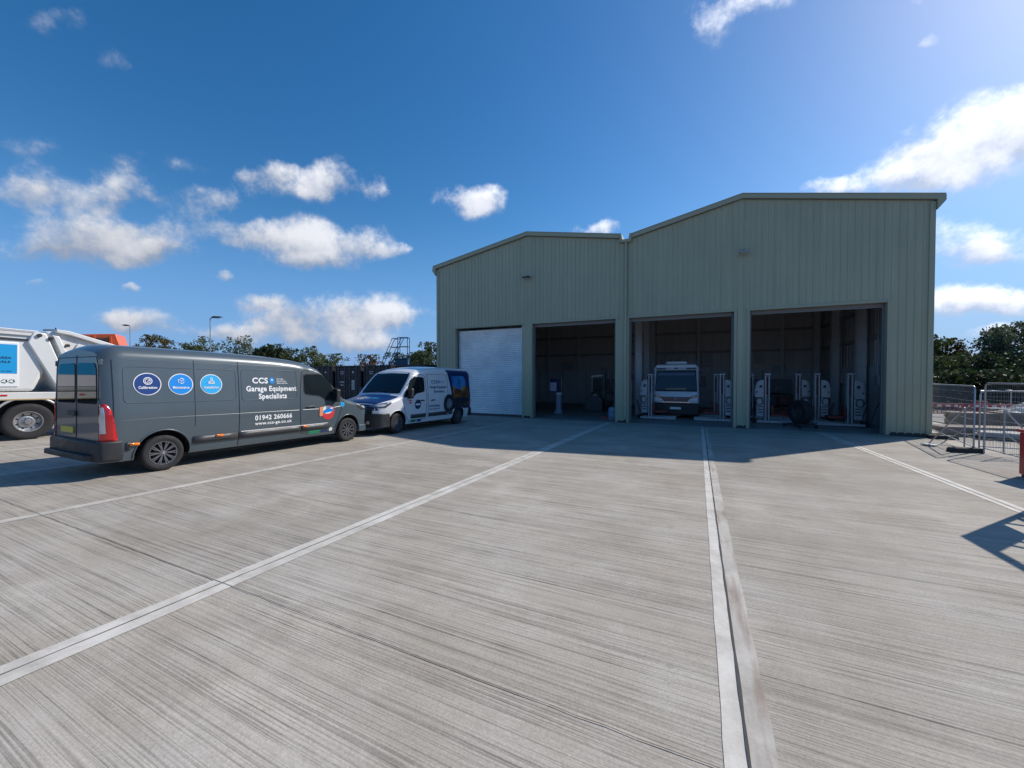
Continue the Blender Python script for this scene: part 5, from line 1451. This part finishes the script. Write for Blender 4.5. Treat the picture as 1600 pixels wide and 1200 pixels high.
# steel trolley standing just past the right edge; its shadow falls on the slab
def trolley():
    r = thing('sign_trolley', 'tall trolley of square steel tube, outside the right edge, casting the angular shadow', 'trolley', (0, 0, 0))
    st = simple('trolley_steel', (.10,.11,.13), .5, .4)
    X0 = 4.62; YA = 8.50; YB2 = 5.2
    zb = gz(7.5)
    m = MB(); hh = 2.33
    m.bar((X0,YA,zb),(X0,YA,zb+hh),.06,.06); m.bar((X0,YB2,zb),(X0,YB2,zb+hh),.06,.06)
    m.bar((X0,YA+.03,zb+hh),(X0,YB2-.03,zb+hh),.07,.07)
    m.bar((X0,YA,zb+1.45),(X0+1.1,YA-1.0,zb+.9),.04,.04)
    m.bar((X0,YA-.45,zb+2.0),(X0,YA-2.6,zb+.5),.04,.04); m.bar((X0,YA-.38,zb+1.85),(X0,YA-2.5,zb+.36),.04,.04)
    m.bar((X0,YA,zb+.12),(X0,YB2,zb+.12),.05,.05); m.bar((X0+1.2,YA,zb+.12),(X0+1.2,YB2,zb+.12),.05,.05)
    m.bar((X0,YA,zb+.12),(X0+1.2,YA,zb+.12),.05,.05); m.bar((X0,YB2,zb+.12),(X0+1.2,YB2,zb+.12),.05,.05)
    m.bar((X0+1.2,YA,zb),(X0+1.2,YA,zb+1.5),.05,.05)
    m.build('tube_frame', st, r, bevel=.004)
    p = MB(); p.box(X0-.01,X0+.01,YA-.48,YA-.03,zb+1.50,zb+hh-.03); p.build('sheet_panel', st, r)
    for k in range(4):
        p = MB(); p.box(X0-.01,X0+.01,YA-.9,YA-.03,zb+.60+k*.14,zb+.69+k*.14); p.build('slat', st, r)
    p = MB(); p.prism([(X0+.02,YA+.1),(X0+.9,YA+.1),(X0+.9,YA-.6),(X0+.3,YA-.5)], 'z', zb+.40, zb+.43); p.build('tray', st, r)
    for x in (X0, X0+1.2):
        for y in (YA, YB2):
            w = MB(); w.lathe([(-.03,.07),(.03,.07)], 'x', (x,y,zb+.07+.0), 14); w.build('castor', RUBBER, r)
trolley()

# ------------------------------------------------------------------ ground, yard, joints
GRASS = M_ground()
m = MB()
ys = [-2500,-30,0,YF,120,2500]; xs = [-2500,-60,60,2500]
for a, b in zip(ys[:-1], ys[1:]):
    for c, d in zip(xs[:-1], xs[1:]): m.quad((c,a,gz(a)-.35),(d,a,gz(a)-.35),(d,b,gz(b)-.35),(c,b,gz(b)-.35))
go = m.build('ground', GRASS, None, smooth=0); go['kind'] = 'structure'
def sheet(name, x0, x1, y0, y1, dz, mat):
    m = MB(); yy = [y0] + [k for k in (-12.0, 0.0, YF) if y0 < k < y1] + [y1]
    for a, b in zip(yy[:-1], yy[1:]):
        m.quad((x0,a,gz(a)+dz),(x1,a,gz(a)+dz),(x1,b,gz(b)+dz),(x0,b,gz(b)+dz))
    o = m.build(name, mat, None, smooth=0); o['kind'] = 'structure'; return o
CONC = M_concrete()
m = MB()
yy = [-14, -6, 0, 6, 12, YF, 27]
for a, b in zip(yy[:-1], yy[1:]):
    m.quad((-48,a,gz(a)),(9.6,a,gz(a)),(9.6,b,gz(b)),(-48,b,gz(b)))
m.quad((-48,-14,gz(-14)-.4),(9.6,-14,gz(-14)-.4),(9.6,-14,gz(-14)),(-48,-14,gz(-14)))
m.quad((9.6,-14,gz(-14)-.4),(9.6,27,gz(27)-.4),(9.6,27,gz(27)),(9.6,-14,gz(-14)))
yo = m.build('yard', CONC, None, smooth=0); yo['kind'] = 'structure'
STRIP = M_trowelled('trowelled_margin', (0.63, 0.595, 0.53))
STRIPR = M_trowelled('trowelled_margin_stained', (0.50, 0.465, 0.41), rust=.6)
STRIPF = M_trowelled('trowelled_margin_faint', (0.56, 0.525, 0.465))
JOINT2 = simple('slab_joint', (0.13, 0.118, 0.105), 0.9, var=.3, vscale=10)
JOINT = simple('joint_sealant', (0.055, 0.05, 0.047), 0.9, var=.3, vscale=10)
JOINTL = simple('joint_saw_cut', (0.20, 0.185, 0.165), 0.9, var=.3, vscale=10)
def rough_strip(name, x0, x1, y0, y1, dz, mat, jit=.006, seed=1):
    rnd = random.Random(seed); m = MB(); y = y0; e0, e1 = 0, 0
    while y < y1:
        yb = min(y+.18, y1); f0, f1 = rnd.uniform(-jit, jit), rnd.uniform(-jit, jit)
        m.quad((x0+e0,y,gz(y)+dz),(x1+e1,y,gz(y)+dz),(x1+f1,yb,gz(yb)+dz),(x0+f0,yb,gz(yb)+dz)); e0, e1 = f0, f1; y = yb
    o = m.build(name, mat, None, smooth=0); o['kind'] = 'structure'; return o
rough_strip('yard_margin', .118, .222, -6, YF-.02, .004, STRIP, .003, 1)
rough_strip('yard_margin', .222, .340, -6, YF-.02, .0045, STRIPR, .005, 2)
rough_strip('yard_joint', .214, .228, -6, YF-.03, .0085, JOINT, .0035, 3)
rough_strip('yard_margin', -3.700, -3.585, -6, YF-.02, .004, STRIP, .004, 4)
rough_strip('yard_margin', -3.585, -3.46, -6, YF-.02, .0045, STRIP, .004, 5)
rough_strip('yard_joint', -3.591, -3.580, -6, YF-.03, .0085, JOINTL, .003, 6)
rough_strip('yard_margin', 3.93, 4.01, -6, YF-.02, .004, STRIP, .004, 7)
rough_strip('yard_margin', 4.05, 4.13, -6, YF-.02, .004, STRIP, .004, 8)
rough_strip('yard_joint', 4.01, 4.05, -6, YF-.03, .0045, JOINTL, .003, 9)
rough_strip('yard_margin', -7.56, -7.40, -6, YF-.02, .004, STRIPF, .006, 10)
rough_strip('yard_margin', -15.0, -14.8, -6, 27, .004, STRIPF, .006, 11)
rough_strip('yard_margin', -11.28, -11.1, -6, YF-.02, .004, STRIPF, .006, 12)
def cross_joint(x0, x1, y, w, seed, mat=JOINT, dz=.0062):
    rnd = random.Random(seed); m = MB(); x = x0; e = 0
    while x < x1:
        xb = min(x+.15, x1); f = rnd.uniform(-.005, .005); ww = w*rnd.uniform(.6, 1.3)
        m.quad((x,y+e-w/2,gz(y)+dz),(xb,y+f-ww/2,gz(y)+dz),(xb,y+f+ww/2,gz(y)+dz),(x,y+e+w/2,gz(y)+dz)); e = f; x = xb
    o = m.build('yard_joint', mat, None, smooth=0); o['kind'] = 'structure'
cross_joint(-16, .118, 1.93, .0055, 1, JOINT2)
cross_joint(-16, .118, 7.95, .008, 2, JOINTL)
cross_joint(.34, 9.0, 4.6, .006, 3, JOINTL)
cross_joint(-16, 9.0, 13.4, .006, 4, JOINTL)
# kerb and gravel apron behind the fence
m = MB(); m.box(7.6,7.74,10,YF+12,gz(14)-.1,gz(14)+.06) if False else None
sheet('gravel', 9.6, 60, -14, 31, -.02, simple('pale_gravel', (.26,.24,.22), .9, var=.35, vscale=1.2))
sheet('path', 9.2, 9.6, 12, 27, .006, STRIP)

# ------------------------------------------------------------------ trees
BARK = simple('bark', (0.06, 0.048, 0.038), 0.9, var=.3, vscale=6)
RUS = M_foliage('leaves_russet', (.06,.025,.012), (.11,.045,.02), (.10,.09,.03))
FG = [M_foliage('leaves_mid', (.045,.066,.020), (.075,.100,.030), (.14,.15,.05)),
      M_foliage('leaves_dark', (.022,.036,.014), (.042,.062,.022), (.075,.10,.035)),
      M_foliage('leaves_autumn', (.06,.05,.015), (.12,.085,.022), (.15,.14,.035)),
      M_foliage('leaves_pale', (.06,.09,.025), (.11,.13,.04), (.20,.20,.07)),
      RUS, M_foliage('leaves_hazy_green', (.065,.085,.045), (.115,.14,.075), (.20,.22,.13))]  # last one has haze painted in: greyer, lighter leaves for the right-hand row
def tree(x, y, h, w, kind, label, name='broadleaf_tree', leaf=.30, n=2600, trunk=.30, base=None, seed=0, sparse=.0, grp='trees around the yard'):
    rnd = random.Random(seed*31+int(abs(x)*7))
    zf = gz(min(y, YF))-.35
    if y > 55: h *= .93
    r = thing(name, label, 'tree' if 'tree' in name else 'shrub', (x, y, zf), rnd.uniform(0, 6.28), grp)
    base = h*.22 if base is None else base
    t = MB(); lean = rnd.uniform(-.3,.3)
    tops = []
    t.tube([(0,0,0),(lean*.3,0,base),(lean*.6,.1,h*.55),(lean,.1,h*.85)], [trunk*.6, trunk*.42, trunk*.25, .03], 8)
    cl = []
    nb = 15 if h > 4 else 9
    for k in range(nb):
        a = k*2.4+rnd.uniform(-.4,.4); f = (k+.5)/nb
        zz = base*.8+(h-base*.8)*(.15+.80*f) ; rad = w/2*math.sqrt(max(.05, 1-(f*1.02-.35)**2*1.7))*rnd.uniform(.45,.85)
        p = Vector((math.cos(a)*rad, math.sin(a)*rad, zz-h*.04))
        s = Vector((lean*.5, 0, max(base*.7, zz-h*.25)))
        t.tube([s, s.lerp(p, .5)+Vector((0,0,.15)), p], [trunk*.2, trunk*.12, .03], 6)
        cl.append((p, rnd.uniform(.19,.34)*w*(1.0-.25*f)))
    cl.append((Vector((lean, 0, h*.90)), w*.16)); cl.append((Vector((0,0,h*.6)), w*.26))
    t.build('trunk', BARK, r)
    m = MB()
    tot = sum(c[1]**2 for c in cl)
    for c, rad in cl:
        sub = [(c+Vector((rnd.gauss(0,1),rnd.gauss(0,1),rnd.gauss(0,.8))).normalized()*rad*rnd.uniform(.4,1.0), rad*rnd.uniform(.22,.42)) for _ in range(9)]
        k = int(n*(2.1 if y > 55 else 3.2)*rad**2/tot)
        for i in range(k):
            sc, sr = sub[rnd.randrange(9)] if rnd.random() > .12 else (c, rad)
            d = Vector((rnd.gauss(0,1),rnd.gauss(0,1),rnd.gauss(0,1))).normalized()*sr*(rnd.random()**.4)
            p = sc+d
            if p.z > h: p.z = h-rnd.random()*.2
            if p.z < .2: continue
            u = Vector((rnd.gauss(0,1),rnd.gauss(0,1),rnd.gauss(0,.6))).normalized(); v = u.orthogonal().normalized()
            v = (Matrix.Rotation(rnd.uniform(0,6.28),3,u) @ v)
            q = u.cross(v); s = leaf*.78*rnd.uniform(.5,1.15)
            m.v += [tuple(p-v*s*.5), tuple(p+q*s*.32), tuple(p+v*s*.5), tuple(p-q*s*.32)]
            b_ = len(m.v)-4; m.f.append((b_,b_+1,b_+2,b_+3))
    me = bpy.data.meshes.new('crown'); me.from_pydata(m.v, [], m.f); me.update()
    link('crown', me, FG[kind], r, smooth=0)
    return r
# far side of the yard, left to right as seen from the yard
TL = [
 (-86.9,36.6,9.6,7.5,2,'round brown-green tree standing clear above the rear of the grey van roof',.42,2600),
 (-94,34,7.6,5.5,1,'small dark tree right behind the orange tipper lorry',.4,1400),
 (-83,39.5,7.6,5.5,1,'low dark tree just right of the round brown-green one',.4,1400),
 (-74,36.5,7.0,7,0,'low tree left of the tall street lamp',.4,1500),
 (-66.5,33.6,8.2,6,3,'thin open tree directly behind the tall street lamp',.34,1300),
 (-63.5,36.8,8.3,6,3,'thin open tree just right of the tall street lamp',.34,1500),
 (-63,40.0,6.9,6,1,'dark rounded tree over the middle of the grey van roof',.36,2600),
 (-58.5,39.6,6.8,5.6,1,'dark dense tree next along, left of the front of the grey van roof',.36,2600),
 (-54.5,35.6,6.7,5.6,1,'dark dense tree above the lettering of the grey van',.36,2600),
 (-53.5,38.2,6.2,5,0,'green tree between the dark dense trees and the pale one',.34,1800),
 (-53.2,41.4,6.7,5.4,3,'pale open tree over the cab of the grey van',.32,2000),
 (-50.5,42.5,5.6,5,3,'lower pale tree sloping down towards the containers',.32,1600),
 (-33.5,24.8,3.3,3,3,'pale bush at the left end of the containers',.24,1100),
 (-37.0,36.9,4.9,4.4,4,'russet bush peeping over the containers',.28,1500),
 (-31.5,36.0,4.9,4.6,1,'dark bush under the sloping leg of the access steps',.28,1800),
 (-29.0,37.0,5.0,4.6,1,'dark bush right of the access steps',.28,1800),
 (-36.3,48.8,7.3,6.5,0,'green tree against the left corner of the workshop',.34,3000),
 (-39.8,49.5,6.0,5,1,'small dark tree beside the left corner of the workshop',.34,1800)]
for i, (x, y, h, w, k, lab, lf, n) in enumerate(TL):
    tree(x, y, h+.3, w, k, lab, 'broadleaf_tree' if h > 5.2 else 'leafy_bush', lf, n, seed=i, base=h*.12)
TR = [
 (26.0,66,8.1,5.0,0,'dark tree touching the right edge of the workshop',.42,2800),
 (28.3,68,7.7,5,2,'dark tree with brownish tips, next from the workshop edge',.42,2800),
 (30.7,64,9.0,6.6,5,'broad green tree behind the fence posts',.42,3800),
 (33.7,66,9.6,7.0,5,'tall green tree right of the fence posts',.42,3800),
 (36.9,69,7.4,5.5,3,'lighter tree with thin top in the right-hand tree row',.40,2200),
 (39.4,68,8.0,6,4,'reddish thin-topped tree near the right edge',.40,2000),
 (42.4,69,9.0,6.5,5,'tree at the right edge of the picture',.42,3000),
 (24.0,60,5.0,6,0,'dark undergrowth bush by the workshop edge',.40,2400),
 (28.2,60,5.2,7,1,'dark undergrowth bush under the broad green tree',.40,2600),
 (32.4,61,5.0,7,5,'dark undergrowth bush under the tall green tree',.40,2600),
 (36.4,62,5.0,7,1,'dark undergrowth bush under the lighter tree',.40,2600),
 (40.4,63,5.2,7,0,'dark undergrowth bush in the right corner of the tree row',.40,2600),
 (31.5,59,4.2,3.6,3,'pale-leaved shrub low in front of the dark bushes',.30,1200)]
for i, (x, y, h, w, k, lab, lf, n) in enumerate(TR):
    tree(x, y, h, w, k, lab, 'broadleaf_tree' if h > 5.5 else 'leafy_bush', lf, n, seed=50+i, base=h*.08, grp='tree row beyond the fence')
# hedge mass so that the gaps between trunks stay dark
def hedge(x0, x1, y, h, label):
    rnd = random.Random(9); m = MB()
    for i in range(int((x1-x0)*420)):
        p = Vector((rnd.uniform(x0,x1), y+rnd.uniform(-1.2,1.2), rnd.uniform(0,1)**.8*h*(.8+.2*math.sin(rnd.uniform(0,9)))))
        u = Vector((rnd.gauss(0,1),rnd.gauss(0,1),rnd.gauss(0,1))).normalized(); v = u.orthogonal().normalized(); q = u.cross(v); s = rnd.uniform(.2,.5)
        b_ = len(m.v); m.v += [tuple(p-v*s*.5), tuple(p+q*s*.35), tuple(p+v*s*.5), tuple(p-q*s*.35)]; m.f.append((b_,b_+1,b_+2,b_+3))
    me = bpy.data.meshes.new('hedge'); me.from_pydata(m.v, [], m.f); me.update()
    o = link('undergrowth', me, FG[1], None, smooth=0, loc=(0,0,ZF-.3)); tag(o, label, 'undergrowth', kind='stuff')
hedge(20, 48, 71.5, 4.6, 'dark undergrowth filling the space behind the right-hand tree row')

hedge(15, 36, 42.0, 2.9, 'low dark undergrowth between the barriers and the right-hand trees')
# ------------------------------------------------------------------ sky, clouds, sun, camera
AZ = R(39.0); EL = R(38.0)
W = bpy.data.worlds.new('World'); S.world = W; W.use_nodes = True
t = W.node_tree; N = t.nodes; Lk = t.links
bg = N['Background']
sky = N.new('ShaderNodeTexSky'); sky.sky_type = 'NISHITA'; sky.sun_disc = False
sky.sun_elevation = EL; sky.sun_rotation = AZ
sky.altitude = 0; sky.air_density = 1.0; sky.dust_density = SKY_DUST; sky.ozone_density = 3.0
hs = N.new('ShaderNodeHueSaturation'); hs.inputs['Saturation'].default_value = SKY_SAT; hs.inputs['Value'].default_value = 1.0
Lk.new(sky.outputs[0], hs.inputs['Color'])
# pale blue air towards the horizon
tc0 = N.new('ShaderNodeTexCoord'); sp0 = N.new('ShaderNodeSeparateXYZ'); Lk.new(tc0.outputs['Generated'], sp0.inputs[0])
hr = N.new('ShaderNodeMapRange'); hr.interpolation_type = 'SMOOTHSTEP'; hr.inputs['From Min'].default_value = .38; hr.inputs['From Max'].default_value = -.02; hr.inputs['To Max'].default_value = .85
Lk.new(sp0.outputs['Z'], hr.inputs['Value'])
hz_ = N.new('ShaderNodeMix'); hz_.data_type = 'RGBA'; Lk.new(hr.outputs['Result'], hz_.inputs['Factor']); Lk.new(hs.outputs[0], hz_.inputs['A']); hz_.inputs['B'].default_value = (*[c/SKY_STRENGTH for c in HORIZON], 1)
# cloud fields given by azimuth, elevation
grp = bpy.data.node_groups.new('cloud_puff', 'ShaderNodeTree')
I = grp.interface
for nm, ty in (('P','NodeSocketVector'),('C','NodeSocketVector'),('U','NodeSocketVector'),('V','NodeSocketVector'),('S','NodeSocketFloat'),('D0','NodeSocketFloat'),('H0','NodeSocketFloat')):
    I.new_socket(nm, in_out='INPUT', socket_type=ty)
I.new_socket('D', in_out='OUTPUT', socket_type='NodeSocketFloat'); I.new_socket('H', in_out='OUTPUT', socket_type='NodeSocketFloat')
gi = grp.nodes.new('NodeGroupInput'); go_ = grp.nodes.new('NodeGroupOutput')
def vm(op, a, b=None):
    n = grp.nodes.new('ShaderNodeVectorMath'); n.operation = op
    for i, v in enumerate((a, b)):
        if v is not None: grp.links.new(v, n.inputs[i])
    return n
def mm(op, a, b=None, c=None):
    n = grp.nodes.new('ShaderNodeMath'); n.operation = op
    for i, v in enumerate((a, b, c)):
        if v is None: continue
        if isinstance(v, (int, float)): n.inputs[i].default_value = v
        else: grp.links.new(v, n.inputs[i])
    return n.outputs[0]
q = vm('SUBTRACT', gi.outputs['P'], gi.outputs['C']).outputs['Vector']
qu = vm('DOT_PRODUCT', q, gi.outputs['U']).outputs['Value']; qv = vm('DOT_PRODUCT', q, gi.outputs['V']).outputs['Value']
r2 = mm('ADD', mm('MULTIPLY', qu, qu), mm('MULTIPLY', qv, qv))
f = mm('MAXIMUM', mm('SUBTRACT', 1.0, mm('MULTIPLY', r2, 0.30)), 0.0)
f = mm('MULTIPLY', mm('MULTIPLY', f, f), gi.outputs['S'])
grp.links.new(mm('MAXIMUM', f, gi.outputs['D0']) if False else mm('SUBTRACT', mm('ADD', f, gi.outputs['D0']), mm('MULTIPLY', mm('MULTIPLY', f, gi.outputs['D0']), 0.55)), go_.inputs['D'])
grp.links.new(mm('ADD', mm('MULTIPLY', f, qv), gi.outputs['H0']), go_.inputs['H'])
def wmath(op, a, b=None, c=None):
    n = N.new('ShaderNodeMath'); n.operation = op
    for i, v in enumerate((a, b, c)):
        if v is None: continue
        if isinstance(v, (int, float)): n.inputs[i].default_value = v
        else: Lk.new(v, n.inputs[i])
    return n.outputs[0]
tc = N.new('ShaderNodeTexCoord'); sp = N.new('ShaderNodeSeparateXYZ'); Lk.new(tc.outputs['Generated'], sp.inputs[0])
az = wmath('ARCTAN2', sp.outputs['X'], sp.outputs['Y']); el = wmath('ARCSINE', sp.outputs['Z'])
# warp the coordinates so that cloud edges break up
nz1 = N.new('ShaderNodeTexNoise'); nz1.inputs['Scale'].default_value = 7.0; nz1.inputs['Detail'].default_value = 7; nz1.inputs['Roughness'].default_value = .62
Lk.new(tc.outputs['Generated'], nz1.inputs['Vector'])
nc = N.new('ShaderNodeSeparateColor'); Lk.new(nz1.outputs['Color'], nc.inputs[0])
azw = wmath('ADD', az, wmath('MULTIPLY', wmath('SUBTRACT', nc.outputs[0], .5), .15)); elw = wmath('ADD', el, wmath('MULTIPLY', wmath('SUBTRACT', nc.outputs[1], .5), .075))
cb = N.new('ShaderNodeCombineXYZ'); Lk.new(azw, cb.inputs[0]); Lk.new(elw, cb.inputs[1])
D, Hh = None, None
for (a, e, i00, i01, i10, i11, s) in CL:
    g_ = N.new('ShaderNodeGroup'); g_.node_tree = grp
    Lk.new(cb.outputs[0], g_.inputs['P']); g_.inputs['C'].default_value = (a, e, 0); g_.inputs['U'].default_value = (i00, i01, 0); g_.inputs['V'].default_value = (i10, i11, 0); g_.inputs['S'].default_value = s
    if D is None: g_.inputs['D0'].default_value = 0; g_.inputs['H0'].default_value = 0
    else: Lk.new(D, g_.inputs['D0']); Lk.new(Hh, g_.inputs['H0'])
    D, Hh = g_.outputs['D'], g_.outputs['H']
nz2 = N.new('ShaderNodeTexNoise'); nz2.inputs['Scale'].default_value = 10; nz2.inputs['Detail'].default_value = 13; nz2.inputs['Roughness'].default_value = .64
Lk.new(tc.outputs['Generated'], nz2.inputs['Vector'])
dens = wmath('ADD', D, wmath('MULTIPLY', wmath('SUBTRACT', nz2.outputs['Fac'], .5), wmath('MULTIPLY', wmath('MINIMUM', wmath("MULTIPLY", D, 2.6), 1.0), 3.4)))
mr = N.new('ShaderNodeMapRange'); mr.interpolation_type = 'SMOOTHSTEP'; mr.inputs['From Min'].default_value = .10; mr.inputs["From Max"].default_value = 1.25; Lk.new(dens, mr.inputs['Value'])
alpha = mr.outputs['Result']
# body shade: base grey, top bright
hn = wmath('DIVIDE', Hh, wmath('MAXIMUM', D, .15))
sh_ = wmath('ADD', wmath('MULTIPLY', hn, .55), wmath('MULTIPLY', wmath('SUBTRACT', nz2.outputs['Fac'], .5), 2.2))
mr2 = N.new('ShaderNodeMapRange'); mr2.inputs['From Min'].default_value = -.50; mr2.inputs['From Max'].default_value = .42; Lk.new(sh_, mr2.inputs['Value'])
cc = N.new('ShaderNodeMix'); cc.data_type = 'RGBA'; Lk.new(mr2.outputs['Result'], cc.inputs['Factor'])
cc.inputs['A'].default_value = (*[c*CLOUD_K for c in (.34,.39,.50)], 1); cc.inputs['B'].default_value = (*[c*CLOUD_K for c in (.78,.80,.86)], 1)
# clouds nearer the sun are brighter
dotn = N.new('ShaderNodeVectorMath'); dotn.operation = 'DOT_PRODUCT'; Lk.new(tc.outputs['Generated'], dotn.inputs[0])
dotn.inputs[1].default_value = (math.sin(AZ)*math.cos(EL), math.cos(AZ)*math.cos(EL), math.sin(EL))
bri = N.new('ShaderNodeMapRange'); bri.inputs['From Min'].default_value = .0; bri.inputs['From Max'].default_value = .9; bri.inputs['To Min'].default_value = .72; bri.inputs['To Max'].default_value = 1.25; Lk.new(dotn.outputs['Value'], bri.inputs['Value'])
cs = N.new('ShaderNodeVectorMath'); cs.operation = 'SCALE'; Lk.new(cc.outputs['Result'], cs.inputs[0]); Lk.new(bri.outputs['Result'], cs.inputs['Scale'])
fm = N.new('ShaderNodeMix'); fm.data_type = 'RGBA'; Lk.new(alpha, fm.inputs['Factor']); Lk.new(hz_.outputs['Result'], fm.inputs['A']); Lk.new(cs.outputs[0], fm.inputs['B'])
Lk.new(fm.outputs['Result'], bg.inputs['Color']); bg.inputs['Strength'].default_value = SKY_STRENGTH
W.cycles.sampling_method = 'MANUAL'; W.cycles.sample_map_resolution = 512

sl = bpy.data.lights.new('sun', 'SUN'); sl.energy = SUN_STRENGTH; sl.angle = R(.53); sl.color = (1.0, .94, .86)
so = bpy.data.objects.new('sun', sl); COL.objects.link(so)
dirv = Vector((math.sin(AZ)*math.cos(EL), math.cos(AZ)*math.cos(EL), math.sin(EL)))
so.rotation_euler = dirv.to_track_quat('Z', 'Y').to_euler(); so.location = dirv*60

cam = bpy.data.cameras.new('camera'); co = bpy.data.objects.new('camera', cam); COL.objects.link(co); S.camera = co
FPX = 617.0
cam.sensor_width = 36; cam.lens = 36*FPX/1600; cam.clip_end = 6000; cam.clip_start = .05
YAW = math.atan(291/FPX); PITCH = math.atan(11/FPX)
co.location = (0, 0, 1.69); co.rotation_euler = (PI/2-PITCH, 0, YAW)
S.view_settings.view_transform = 'Standard'; S.view_settings.look = 'None'; S.view_settings.exposure = EXPOSURE; S.view_settings.gamma = 1
S.cycles.max_bounces = 8; S.cycles.diffuse_bounces = 4; S.cycles.glossy_bounces = 4; S.cycles.transparent_max_bounces = 8
S.cycles.use_denoising = True
S.cycles.sample_clamp_indirect = 6
